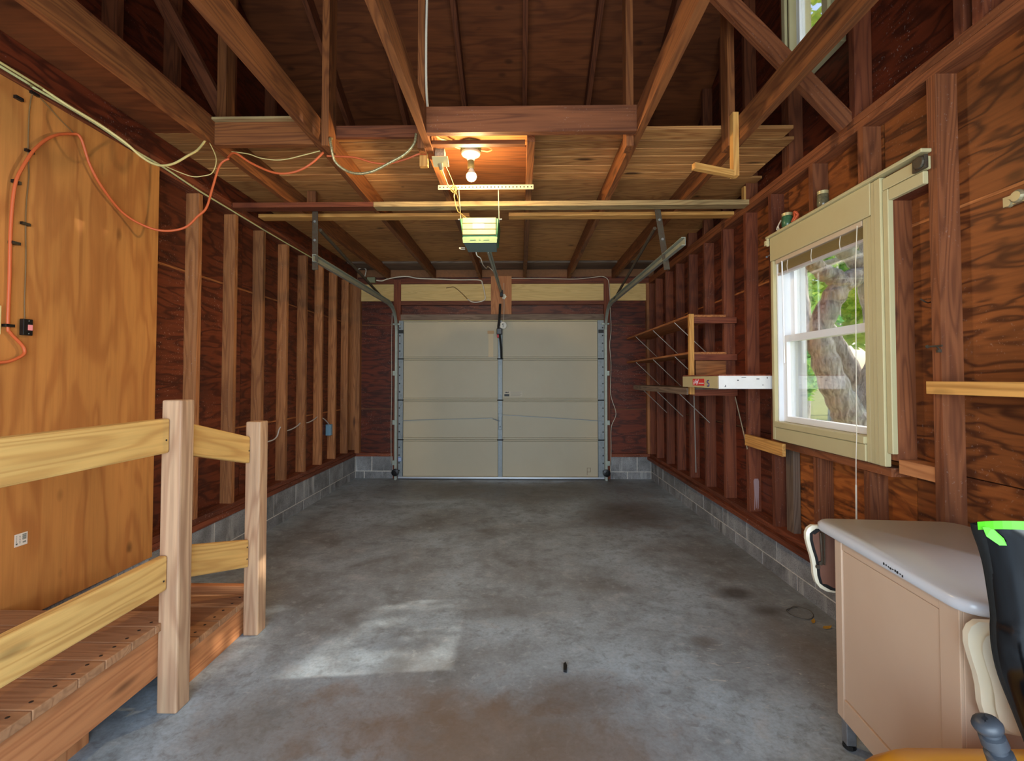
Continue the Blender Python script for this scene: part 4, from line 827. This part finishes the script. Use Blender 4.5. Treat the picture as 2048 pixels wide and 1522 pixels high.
m.beam((1.346, 3.70, 1.315), (1.346, 3.685, 1.29), 0.001, 0.004, (1, 0, 0)); m.beam((1.346, 3.712, 1.30), (1.346, 3.70, 1.28), 0.001, 0.004, (1, 0, 0))
m.box(1.3458, 1.3464, 3.508, 3.605, 1.291, 1.298)
m.obj('sticker_print', M_white, sk)
m = MB(); m.tube(spline([(1.347, 3.415, 1.316), (1.347, 3.44, 1.312), (1.347, 3.437, 1.298), (1.347, 3.412, 1.294), (1.347, 3.413, 1.278), (1.347, 3.44, 1.276)], 5), 0.004, 6); m.obj('blue_mark', plain('blue_ink', (70, 62, 130), 0.5), lg)
m = MB()
for x, z, w, h in ((1.50, 1.338, 0.03, 0.003), (1.47, 1.318, 0.012, 0.006), (1.60, 1.327, 0.02, 0.005), (1.385, 1.275, 0.010, 0.003), (1.39, 1.28, 0.004, 0.012), (1.64, 1.286, 0.006, 0.006), (1.67, 1.335, 0.005, 0.012)):
    m.box(x, x + w, 3.2432, 3.244, z - h / 2, z + h / 2)
tag(m.obj('paint_chip', M_dark, lg), kind='stuff')

# ---- L bracket on the joist
lb = thing('wooden_bracket', 'pale L shaped wooden bracket hanging from a joist above the window side', 'bracket', (1.21, 2.72, 2.6))
board('bracket_upright', 1.198, 1.23, 2.655, 2.70, 2.468, 2.83, 'pine', lb)
obeam('bracket_arm', (0.955, 2.60, 2.497), (1.198, 2.668, 2.482), 0.03, 0.034, 'pine', lb)

# ================================================================== STEPS
dk = thing('deck_steps', 'wooden deck platform and step with cedar railings along the left wall', 'steps', (-1.8, 1.5, 0))
ys = [0.0, 0.15, 0.30, 0.445, 0.59, 0.735, 0.88, 1.02, 1.155, 1.275, 1.393, 1.539, 1.64, 1.75, 1.863, 1.99]
for a, b in zip(ys, ys[1:]):
    bd = board('deck_board', -2.186, -1.428, a + 0.0015, b - 0.0015, 0.326, 0.358, 'deck', dk, bevel=0.003, axis='X')
    m = MB()
    for f in (0.25, 0.75):
        for x in (-1.47, -1.82): m.lathe([(0.006, 0.3578), (0.006, 0.3588)], (x, a + (b - a) * f, 0), 8)
    tag(m.obj('screw_head', M_dark, bd), kind='stuff')
board('rim_joist', -1.483, -1.445, 0.0, 1.93, 0.143, 0.326, 'rim', dk, bevel=0.003)
board('end_joist', -2.18, -1.484, 1.93, 1.968, 0.143, 0.326, 'rim', dk)
for y in (0.5, 1.2): board('inner_joist', -2.18, -1.484, y, y + 0.038, 0.143, 0.326, 'rim', dk)
for x, y in ((-1.62, 1.70), (-1.62, 0.6), (-2.1, 1.7)): board('stub_leg', x - 0.044, x + 0.044, y - 0.044, y + 0.044, 0.0, 0.326, 'rim', dk)
for a, b in ((1.995, 2.125), (2.13, 2.262), (2.267, 2.40), (2.405, 2.54)):
    bd = board('tread_board', -2.12, -1.43, a, b, 0.148, 0.178, 'deck', dk, bevel=0.003, axis='X')
    m = MB()
    for f in (0.25, 0.75): m.lathe([(0.006, 0.1778), (0.006, 0.1788)], (-1.475, a + (b - a) * f, 0), 8)
    tag(m.obj('screw_head', M_dark, bd), kind='stuff')
board('step_side', -1.482, -1.446, 1.97, 2.60, 0.0, 0.148, 'rim', dk, bevel=0.003)
board('step_side', -2.12, -2.084, 1.97, 2.58, 0.0, 0.148, 'rim', dk)
board('step_front', -2.12, -1.447, 2.60, 2.64, 0.0, 0.196, 'rim', dk, bevel=0.004)
def newel(x0, x1, y0, y1, z1):
    board('newel_post', x0, x1, y0, y1, 0.0, z1, 'post', dk, bevel=0.007)
newel(-1.443, -1.362, 1.893, 1.972, 1.243); newel(-1.434, -1.356, 2.466, 2.546, 1.104); newel(-1.443, -1.362, 0.30, 0.38, 1.243)
board('hand_rail', -1.442, -1.406, 0.382, 1.892, 1.032, 1.170, 'rail', dk, bevel=0.008)
board('lower_rail', -1.442, -1.406, 0.382, 1.892, 0.488, 0.625, 'rail', dk, bevel=0.008)
def slopeb(name, ya, za0, za1, yb, zb0, zb1):
    # an inclined rail with plumb-cut ends, in its own long axis
    c = Vector((-1.424, (ya + yb) / 2, (za0 + zb1) / 2)); d = math.atan2(zb0 - za0, yb - ya)
    M = Matrix.Translation(c) @ Matrix.Rotation(d, 4, 'X'); Mi = M.inverted()
    m = MB().prism([Mi @ Vector((-1.442, y, z)) for y, z in ((ya, za0), (yb, zb0), (yb, zb1), (ya, za1))], M.to_3x3().inverted() @ Vector((0.036, 0, 0)))
    m.obj(name, wm('rail', 'Y'), dk, mtx=M, bevel=0.008, smooth='auto')
slopeb('hand_rail', 1.973, 1.012, 1.150, 2.465, 0.888, 1.026)
slopeb('lower_rail', 1.973, 0.498, 0.634, 2.465, 0.352, 0.494)
for x, y, z in ((-1.405, 1.872, 1.085), (-1.405, 1.872, 0.53), (-1.405, 2.452, 0.955), (-1.405, 2.448, 0.46), (-1.405, 2.448, 0.40)):
    MB().lathe([(0.004, 0), (0.004, 0.0015)], (x - 0.001, y, z), 8, 'X').obj('rail_screw', M_dark, dk)

# ================================================================== TYPING TABLE
tb = thing('typing_table', 'beige metal typing table with a pale grey top and dropped end leaves', 'table', (1.40, 1.5, 0))
ang = math.atan2(1.155 - 1.103, 1.90 - 1.269)
TM = Matrix.Translation((1.158, 1.90, 0)) @ Matrix.Rotation(-ang, 4, 'Z')     # local x to the right, local -y towards the camera
def tl(mb, name, mat, parent=tb, **k):
    b = MB(); b.v = [TM @ Vector(p) for p in mb.v]; b.f = mb.f; return b.obj(name, mat, parent, **k)
M_beige = plain('beige_enamel', (208, 180, 154), 0.42, noise=0.18, nscale=6, col2=(192, 158, 128)); M_top = plain('grey_laminate', (212, 216, 222), 0.25, noise=0.12, nscale=5, col2=(192, 194, 200), spec=0.6)
M_rim = plain('cream_enamel', (236, 226, 200), 0.22, spec=0.6); M_brown = plain('hardboard_brown', (128, 84, 66), 0.7, noise=0.3, nscale=10)
TW, TLn, TZ = 0.535, 0.70, 0.775
def rrect(x0, x1, y0, y1, r, z, n=6):
    out = []
    for cx, cy, a0 in ((x1 - r, y1 - r, 0), (x0 + r, y1 - r, 90), (x0 + r, y0 + r, 180), (x1 - r, y0 + r, 270)):
        for k in range(n + 1):
            a = R(a0 + 90 * k / n); out.append((cx + r * math.cos(a), cy + r * math.sin(a), z))
    return out
top_rows = [rrect(0.006, TW - .006, -TLn + .006, 0.026, 0.06, TZ - 0.034), rrect(0, TW, -TLn, 0.032, 0.065, TZ - 0.026), rrect(0, TW, -TLn, 0.032, 0.065, TZ - 0.008), rrect(0.008, TW - .008, -TLn + .008, 0.024, 0.06, TZ)]
m = MB().grid(top_rows, close=True); n = len(top_rows[0]); m.f += [tuple(range(n - 1, -1, -1)), tuple(3 * n + k for k in range(n))]
tl(m, 'table_top', M_top, smooth='auto')
m = MB()
for k in range(9):
    yy = -0.40 - 0.010 * k; m.box(-0.0010, 0.0005, yy, yy + 0.004 + 0.005 * random.random(), TZ - 0.022 + 0.004 * random.random() - .0006 * k, TZ - 0.016 + .003 * random.random() - .0006 * k)
tl(m, 'edge_chip', M_dark)
BZ0, BZ1 = 0.125, TZ - 0.034
tl(MB().box(0.022, TW - 0.03, -0.655, -0.105, BZ0, BZ1), 'cabinet', M_beige, bevel=0.004)
tl(MB().box(0.014, 0.024, -0.145, -0.105, BZ0 - .02, BZ1), 'corner_stile', M_beige, bevel=0.002)
tl(MB().box(0.014, 0.024, -0.655, -0.590, BZ0 - .02, BZ1), 'corner_stile', M_beige, bevel=0.002)
tl(MB().box(0.016, 0.024, -0.589, -0.146, BZ1 - 0.03, BZ1), 'top_rail', M_beige, bevel=0.002)
tl(MB().box(0.014, 0.024, -0.589, -0.146, BZ0 - .02, BZ0 + 0.055), 'bottom_rail', M_beige, bevel=0.002)
tl(MB().box(0.019, 0.024, -0.586, -0.149, BZ0 + 0.058, BZ1 - 0.033), 'side_panel', M_beige, bevel=0.002)
for x, y in ((0.020, -0.15), (0.020, -0.64), (TW - .07, -0.15), (TW - .07, -0.64)):
    lg_ = tl(MB().box(x, x + 0.034, y, y + 0.034, 0.018, BZ0 - 0.021), 'leg', plain('leg_grey', (150, 152, 156), 0.4, 0.5, noise=0.4, nscale=30), bevel=0.003)
    tl(MB().lathe([(0.016, 0.0), (0.022, 0.006), (0.020, 0.018)], (x + 0.017, y + 0.017, 0), 12), 'foot', M_blk, parent=lg_)
def leafo(x0, x1, zt, zb, ins=0.0):
    # outline of a hanging leaf: swelling shoulder, waisted side, round lower corner
    L = [(0.02, 0.0), (0.004, 0.012), (-0.004, 0.03), (-0.004, 0.055), (0.004, 0.09), (0.014, 0.125), (0.020, 0.16), (0.022, 0.195), (0.030, 0.225), (0.046, 0.247), (0.07, 0.26), (0.10, 0.265)]
    s = (zt - zb) / 0.265
    pts = [(x0 + u + ins, zt - v * s - (ins if v < .02 else (-ins if v > 0.24 else 0))) for u, v in L]
    return pts + [(x0 + x1 - px, pz) for px, pz in reversed(pts)]
def leaf(label, y, face, mat_face, mat_back):
    o = leafo(-0.012, TW + 0.012, 0.742, 0.478); n = len(o); i = leafo(-0.012, TW + 0.012, 0.742, 0.478, 0.016)
    c = leafo(-0.012, TW + 0.012, 0.742, 0.478, 0.024)
    rows = [[(x, y + face * 0.004, z) for x, z in i], [(x, y + face * 0.0, z) for x, z in o], [(x, y + face * -0.016, z) for x, z in o], [(x, y + face * -0.026, z) for x, z in i]]
    m = MB().grid(rows, close=True); m.f += [tuple(range(n - 1, -1, -1)), tuple(3 * n + k for k in range(n))]
    lf = tl(m, 'drop_leaf', M_rim, smooth='auto'); lf['label'] = label
    return lf
lf = leaf('far drop leaf hanging with its brown underside showing', 0.055, 1, None, None)
i = leafo(-0.012, TW + 0.012, 0.742, 0.478, 0.020); tl(MB().prism([(x, 0.026, z) for x, z in i], (0, 0.002, 0)), 'leaf_underside', M_brown, parent=lf)
i2 = leafo(-0.012, TW + 0.012, 0.742, 0.478, 0.010); tl(MB().prism([(x, 0.0282, z) for x, z in i2], (0, 0.0015, 0)), 'leaf_gasket', M_dark, parent=lf)
hb = MB().box(0.032, 0.036, 0.0, 0.026, 0.60, 0.742); hb.tube([(0.028, 0.018, 0.72), (0.034, 0.018, 0.60)], 0.004, 6); hb.lathe([(0.008, 0.0), (0.008, 0.006)], (0.030, 0.018, 0.60), 10, 'Y'); hb.lathe([(0.008, 0.0), (0.008, 0.006)], (0.018, 0.018, 0.585), 10, 'Y')
tl(hb, 'leaf_hinge', M_rust, parent=lf)
lf = leaf('near drop leaf hanging with its glossy cream face out', -TLn - 0.02, -1, None, None)
rows = []
oo = leafo(-0.012, TW + 0.012, 0.742, 0.478)
for ins, dy in ((0.012, -0.024), (0.03, -0.030), (0.05, -0.022), (0.075, -0.010), (0.10, -0.006)):
    cx, cz = TW / 2, 0.61
    rows.append([(cx + (x - cx) * (1 - ins / 0.27), -TLn - 0.02 + dy + 0.0, cz + (z - cz) * (1 - ins / 0.13)) for x, z in oo])
m = MB().grid(rows, close=True); n = len(oo); m.f += [tuple(range(n - 1, -1, -1)), tuple((len(rows) - 1) * n + k for k in range(n))]
tl(m, 'leaf_face', M_rim, parent=lf, smooth='auto')

# ================================================================== SNOW BLOWER
sb = thing('snow_blower', 'small yellow snow blower with a tall black chute and green tape', 'snow blower', (1.05, 1.0, 0))
M_yel = plain('yellow_plastic', (232, 166, 40), 0.3); M_char = plain('charcoal_plastic', (58, 64, 72), 0.45); M_gloss = plain('gloss_black', (9, 9, 10), 0.14, spec=0.55)
def body(z):
    return z
rows = []
for z, g in ((0.10, -0.02), (0.16, 0.0), (0.40, 0.0), (0.465, -0.012), (0.50, -0.04), (0.516, -0.085)):
    rows.append(rrect(0.73 - g, 1.34 + g, 0.58 - g, 1.145 + g, 0.10, z, 5))
m = MB().grid(rows, close=True); n = len(rows[0]); m.f += [tuple(range(n - 1, -1, -1)), tuple((len(rows) - 1) * n + k for k in range(n))]
m.obj('body', M_yel, sb, smooth='auto')
MB().prism([(0.84, 0.84, 0.514), (0.875, 0.98, 0.514), (0.93, 1.01, 0.514), (1.02, 1.01, 0.514), (1.12, 0.95, 0.514), (1.12, 0.68, 0.514), (0.86, 0.68, 0.514)], (0, 0, 0.016)).obj('top_panel', M_char, sb, bevel=0.004)
for x in (0.84, 1.32):
    MB().lathe([(0.03, -0.03), (0.10, -0.03), (0.10, 0.03), (0.03, 0.03)], (x, 0.62, 0.10), 18, 'X').obj('wheel', M_blk, sb)
# ribbed boot of the crank cable, leaning slightly
pts, rs = [], []
c0 = Vector((0.915, 0.895, 0.528)); d_ = Vector((-0.36, 0.03, 1.0)).normalized()
prof = [(0, 0.031), (0.026, 0.031), (0.028, 0.020), (0.036, 0.020), (0.038, 0.029), (0.062, 0.028), (0.064, 0.019), (0.070, 0.019), (0.072, 0.027), (0.092, 0.026), (0.094, 0.018), (0.100, 0.018), (0.102, 0.025), (0.114, 0.024), (0.116, 0.018), (0.120, 0.018), (0.123, 0.026), (0.129, 0.028), (0.134, 0.024), (0.137, 0.014), (0.137, 0.006), (0.132, 0.004)]
bt = MB().tube([c0 + d_ * h * 1.40 for h, r in prof], [r * 0.82 for h, r in prof], 16).obj('ribbed_boot', M_char, sb, smooth='auto')
# tall chute: a channel with a flared lip, curving to the right as it drops
key = [(0.977, 1.016), (0.980, 0.998), (0.992, 0.962), (1.001, 0.925), (1.008, 0.876), (1.014, 0.823), (1.013, 0.791), (1.015, 0.749), (1.027, 0.691), (1.056, 0.613), (1.088, 0.525)]
kp = [(p.x, p.z) for p in spline([(x, 0, z) for x, z in key], 4)]
nk = len(kp) - 1; sec = []
def arc(xl, z, f, r, off=0.0):
    # half round section bulging towards the room; its top edge is arched
    out = []
    for k in range(19):
        a = math.pi * k / 18
        out.append((xl + r - r * math.cos(a), 1.056 - (r * 0.95 + off) * math.sin(a), z + 0.032 * math.sin(a) * (1 - f) ** 3 - 0.010 * (1 - math.cos(a)) * (1 - f)))
    return out
for q, (xl, z) in enumerate(kp):
    row = arc(xl, z, q / nk, 0.078); sec.append(row + [(xl + 0.078 + (x - xl - 0.078) * 0.94, y + 0.006, zz_) for x, y, zz_ in reversed(row)])
m = MB().grid(sec, close=True); n = len(sec[0]); m.f += [tuple(range(n - 1, -1, -1)), tuple((len(sec) - 1) * n + k for k in range(n))]
ch = m.obj('chute', M_gloss, sb, smooth='auto')
m = MB().grid([[(x - 0.001, 1.050, z), (x + 0.003, 1.038, z), (x + 0.009, 1.028, z), (x + 0.013, 1.032, z), (x + 0.012, 1.054, z), (x, 1.054, z)] for x, z in kp[:-2]], close=True); m.f += [(5, 4, 3, 2, 1, 0), tuple((nk - 2) * 6 + k for k in range(6))]
m.obj('chute_rim', plain('rim_black', (26, 28, 28), 0.4, noise=0.5, nscale=140, col2=(12, 12, 12)), ch, smooth='auto')
tp = MB().grid([[(x, y - 0.0015, z + dz + (0.006 if dz < 0 else 0)) for x, y, z in arc(0.977 + dx_, 1.016, 0, 0.078, 0.002)[1:16]] for dz, dx_ in ((0.002, 0), (-0.006, 0), (-0.014, 0.0005), (-0.021, 0.001))])
tp.add([(0.978, 1.030, 1.016), (0.988, 1.020, 1.018), (0.998, 1.006, 1.000), (1.000, 1.002, 0.987), (0.991, 1.008, 0.985), (0.978, 1.022, 0.999)], [(0, 1, 2, 3, 4, 5)])
tp.obj('green_tape', plain('green_tape', (92, 220, 40), 0.5), ch, recalc=False)
MB().tube(spline([(1.16, 0.93, 0.72), (1.13, 0.90, 0.735), (1.12, 0.89, 0.70), (1.15, 0.90, 0.66)], 5), 0.020, 10).obj('chute_clamp', plain('clamp_blue', (58, 74, 92), 0.5), ch, smooth=True)

# ================================================================== FLOOR LITTER
def litter(x, y, rot, s, label):
    m = MB(); c, sn = math.cos(rot), math.sin(rot)
    pts = [(-0.03, 0, 0.004), (-0.012, 0.012, 0.008), (0.012, 0.011, 0.006), (0.03, 0.0, 0.012), (0.01, -0.011, 0.004), (-0.012, -0.010, 0.003)]
    m.prism([(x + s * (a * c - b * sn), y + s * (a * sn + b * c), z) for a, b, z in pts], (0, 0, 0.0012))
    tag(m.obj('fallen_leaf', plain('yellow_leaf', (186, 136, 40), 0.7)), label, 'leaf')
litter(1.60, 2.655, 0.9, 0.8, 'small curled yellow leaf on the floor by the blocks, farther from the table')
litter(1.635, 2.592, 0.2, 0.95, 'flat yellow leaf on the floor by the blocks, nearest the table')
m = MB(); m.tube(spline([(1.533, 2.78, 0.003), (1.60, 2.83, 0.004), (1.655, 2.79, 0.003), (1.64, 2.72, 0.004), (1.583, 2.68, 0.003), (1.526, 2.723, 0.004), (1.53, 2.79, 0.003), (1.61, 2.82, 0.003)], 6), 0.0018, 5)
tag(m.obj('wire_ring', plain('dull_wire', (84, 76, 66), 0.6)), 'loose ring of thin wire lying on the floor', 'wire')
m = MB().prism([(0.196, 2.19, 0.001), (0.20, 2.235, 0.001), (0.212, 2.25, 0.001), (0.216, 2.22, 0.001), (0.21, 2.185, 0.001)], (0, 0, 0.012))
tag(m.obj('black_scrap', M_blk), 'tiny black curled scrap on the concrete in mid floor', 'scrap')

# ================================================================== OUTDOORS
lawn = struct(MB().box(-30, 60, -30, 60, -0.6, -0.16).obj('lawn', plain('lawn_grass', (176, 178, 104), 0.9, noise=0.5, nscale=1.2, col2=(130, 140, 66)), origin=(0, 0, 0)))
def foliage(name, clumps, n, size, mat, parent, seed):
    rg = random.Random(seed); m = MB()
    tot = sum(c[3] ** 2 for c in clumps)
    for cx, cy, cz, r in clumps:
        for _ in range(int(n * r * r / tot)):
            u = Vector((rg.gauss(0, 1), rg.gauss(0, 1), rg.gauss(0, 1))).normalized() * (r * rg.random() ** 0.4)
            c = Vector((cx, cy, cz)) + u; c.z = max(c.z, -0.1)
            a = Vector((rg.uniform(-1, 1), rg.uniform(-1, 1), rg.uniform(-.6, .6))).normalized(); b = a.orthogonal().normalized()
            b = (Matrix.Rotation(rg.uniform(0, 6.28), 3, a) @ b); s = size * rg.uniform(0.6, 1.3)
            m.add([c - a * s, c + b * s * 0.55, c + a * s, c - b * s * 0.55], [(0, 1, 2, 3)])
    return tag(m.obj(name, mat, parent, recalc=False), kind='stuff')
tr = thing('garden_tree', 'old grey barked tree forking low just outside the side window', 'tree', (3.45, 5.05, -0.16))
def limb(name, pts, r0, r1, par=tr, n=6, taper=1.0):
    p = spline(pts, n); k = len(p) - 1
    rg = random.Random(len(pts) * 7 + int(pts[0][0] * 100))
    return MB().tube(p, [(r0 + (r1 - r0) * (i / k) ** taper) * (1 + 0.12 * math.sin(i * 1.3) * rg.random()) for i in range(k + 1)], 14).obj(name, M_bark, par, smooth=True)
limb('trunk', [(3.50, 5.06, -0.25), (3.49, 5.06, 0.2), (3.49, 5.05, 0.6), (3.48, 5.03, 0.85), (3.49, 5.02, 1.0)], 0.33, 0.17)
limb('branch', [(3.46, 5.03, 0.72), (3.40, 5.0, 0.98), (3.32, 5.0, 1.14), (3.226, 5.0, 1.366), (3.15, 5.0, 1.627), (3.115, 5.0, 1.80), (3.20, 4.98, 2.05), (3.30, 4.96, 2.26), (3.33, 4.95, 2.34)], 0.155, 0.095)
limb('branch', [(3.44, 5.02, 0.80), (3.60, 5.0, 1.10), (3.715, 5.0, 1.418), (3.76, 5.0, 1.731), (3.68, 5.0, 2.149), (3.64, 5.0, 2.464), (3.70, 5.0, 2.78), (3.9, 5.1, 3.4), (4.0, 5.0, 4.2)], 0.135, 0.09)
limb('branch', [(3.68, 5.18, 1.22), (3.571, 5.2, 1.476), (3.47, 5.22, 1.693), (3.38, 5.25, 1.90)], 0.085, 0.065)
limb('branch', [(3.24, 5.18, 1.60), (3.12, 5.2, 1.90), (3.07, 5.2, 2.184), (3.063, 5.2, 2.512), (3.11, 5.2, 2.9), (3.3, 5.4, 3.6)], 0.075, 0.05)
limb('branch', [(3.32, 4.95, 2.30), (3.25, 4.95, 2.38), (3.13, 4.95, 2.44), (3.0, 4.95, 2.57), (2.88, 4.93, 2.70), (2.7, 4.8, 3.0)], 0.10, 0.06)
limb('branch', [(3.32, 4.95, 2.30), (3.45, 4.96, 2.37), (3.62, 5.0, 2.44)], 0.10, 0.09)
limb('branch', [(3.66, 5.0, 2.42), (3.52, 5.0, 2.56), (3.38, 5.0, 2.676), (3.20, 5.0, 2.78), (2.9, 5.0, 3.1)], 0.095, 0.07)
limb('branch', [(3.2, 5.3, 2.57), (3.442, 5.3, 2.617), (3.58, 5.3, 2.673), (3.691, 5.3, 2.756), (3.86, 5.3, 2.95)], 0.035, 0.03)
# limbs spreading over the corner of the garage, between the sun and the window
limb('branch', [(3.75, 5.0, 1.95), (4.3, 4.4, 2.45), (4.8, 3.8, 2.75), (5.1, 3.5, 2.72), (5.3, 3.3, 2.6)], 0.10, 0.07)
limb('branch', [(4.75, 3.85, 2.72), (4.7, 3.5, 2.95), (4.75, 3.2, 3.3), (4.9, 2.9, 3.7)], 0.07, 0.05)
limb('branch', [(3.95, 5.05, 3.8), (4.6, 4.4, 4.1), (5.2, 3.7, 4.0), (5.6, 3.2, 3.7)], 0.09, 0.05)
limb('branch', [(4.3, 4.4, 2.45), (4.75, 3.95, 2.95), (4.98, 3.55, 3.12), (5.02, 3.1, 3.2), (5.0, 2.5, 3.35)], 0.08, 0.07)
limb('branch', [(5.02, 3.2, 3.19), (5.2, 3.35, 3.0), (5.25, 3.3, 2.8), (5.4, 3.1, 2.6)], 0.025, 0.012)
limb('branch', [(5.15, 3.45, 2.7), (5.2, 3.42, 2.35), (5.35, 3.35, 2.05)], 0.02, 0.012)
M_leafg = leaf_mat('leaf_green', (140, 196, 80), (228, 230, 110)); M_leafd = leaf_mat('leaf_deep', (104, 178, 112), (188, 216, 110)); M_leafy = leaf_mat('leaf_yellow', (216, 222, 100), (160, 206, 96))
foliage('foliage', [(5.3, 2.9, 3.75, 0.26), (5.5, 3.3, 2.5, 0.16), (5.3, 3.62, 3.2, 0.14), (5.35, 3.1, 3.12, 0.12), (5.6, 3.1, 4.4, 0.7), (4.6, 4.9, 4.9, 1.2), (3.2, 5.4, 4.7, 1.2), (5.4, 4.2, 4.6, 0.9), (5.9, 3.75, 2.9, 0.25), (5.4, 3.2, 5.6, 0.75), (5.9, 3.3, 5.9, 0.8), (5.2, 3.2, 5.3, 0.6)], 6500, 0.075, M_leafg, tr, 3)  # highest clumps, out of view, added to block sun through the gable window
foliage('foliage', [(5.5, 3.25, 3.12, 0.17), (5.6, 3.5, 3.05, 0.15), (5.4, 3.02, 2.75, 0.13), (5.7, 3.45, 3.9, 0.25), (5.5, 3.2, 3.62, 0.2), (6.6, 3.4, 3.75, 0.5)], 620, 0.045, M_leafg, tr, 31)
def bgtree(x, y, h, r, mat, seed, label, n=2600, size=0.13):
    t = thing('leafy_tree', label, 'tree', (x, y, -0.16))
    limb('trunk', [(x, y, -0.16), (x + 0.1, y, h * 0.3), (x, y + .1, h * 0.6)], 0.16, 0.07, t)
    rg = random.Random(seed); cl = [(x + rg.uniform(-1, 1) * r * 0.6, y + rg.uniform(-1, 1) * r * 0.6, h * rg.uniform(0.35, 0.9), r * rg.uniform(0.35, 0.6)) for _ in range(9)]
    foliage('foliage', cl, n, size, mat, t, seed)
bgtree(5.75, 9.9, 3.6, 1.1, M_leafd, 11, 'dense green tree at the left in the window view, behind the trunk')
bgtree(8.6, 13.2, 11.5, 1.7, M_leafd, 12, 'tallest deep green tree, its crown seen through the small gable window', 4200, 0.16)
bgtree(8.0, 17.5, 6.2, 1.9, M_leafy, 14, 'pale yellow tree in the far distance at the left of the window view', 3000, 0.2)
bgtree(13.0, 19.5, 7.5, 2.4, M_leafg, 15, 'green tree in the far distance beyond the parked car', 3000, 0.22)
car = thing('car', 'pale purple car parked far across the lawn', 'car', (12.1, 17.2, -0.16))
MB().prism([(11.2, 16.6, 0.1), (13.4, 16.6, 0.1), (13.4, 16.6, 0.5), (12.9, 16.6, 0.6), (12.6, 16.6, 0.92), (11.7, 16.6, 0.92), (11.45, 16.6, 0.6), (11.2, 16.6, 0.52)], (0, 0.9, 0)).obj('car_body', plain('car_purple', (150, 116, 160), 0.3), car, bevel=0.04)
MB().prism([(11.58, 16.58, 0.6), (12.72, 16.58, 0.6), (12.52, 16.58, 0.86), (11.76, 16.58, 0.86)], (0, 0.02, 0)).obj('side_window', M_dark, car)
for x in (11.6, 12.95): MB().lathe([(0.08, -0.02), (0.25, -0.02), (0.25, 0.12), (0.08, 0.12)], (x, 16.6, 0.09), 16, 'Y').obj('wheel', M_blk, car)
sh_ = thing('leafy_shrub', 'small low shrub on the sunny lawn outside the window', 'shrub', (7.25, 11.8, -0.16))
foliage('foliage', [(7.25, 11.8, 0.05, 0.28)], 160, 0.07, M_leafd, sh_, 21)
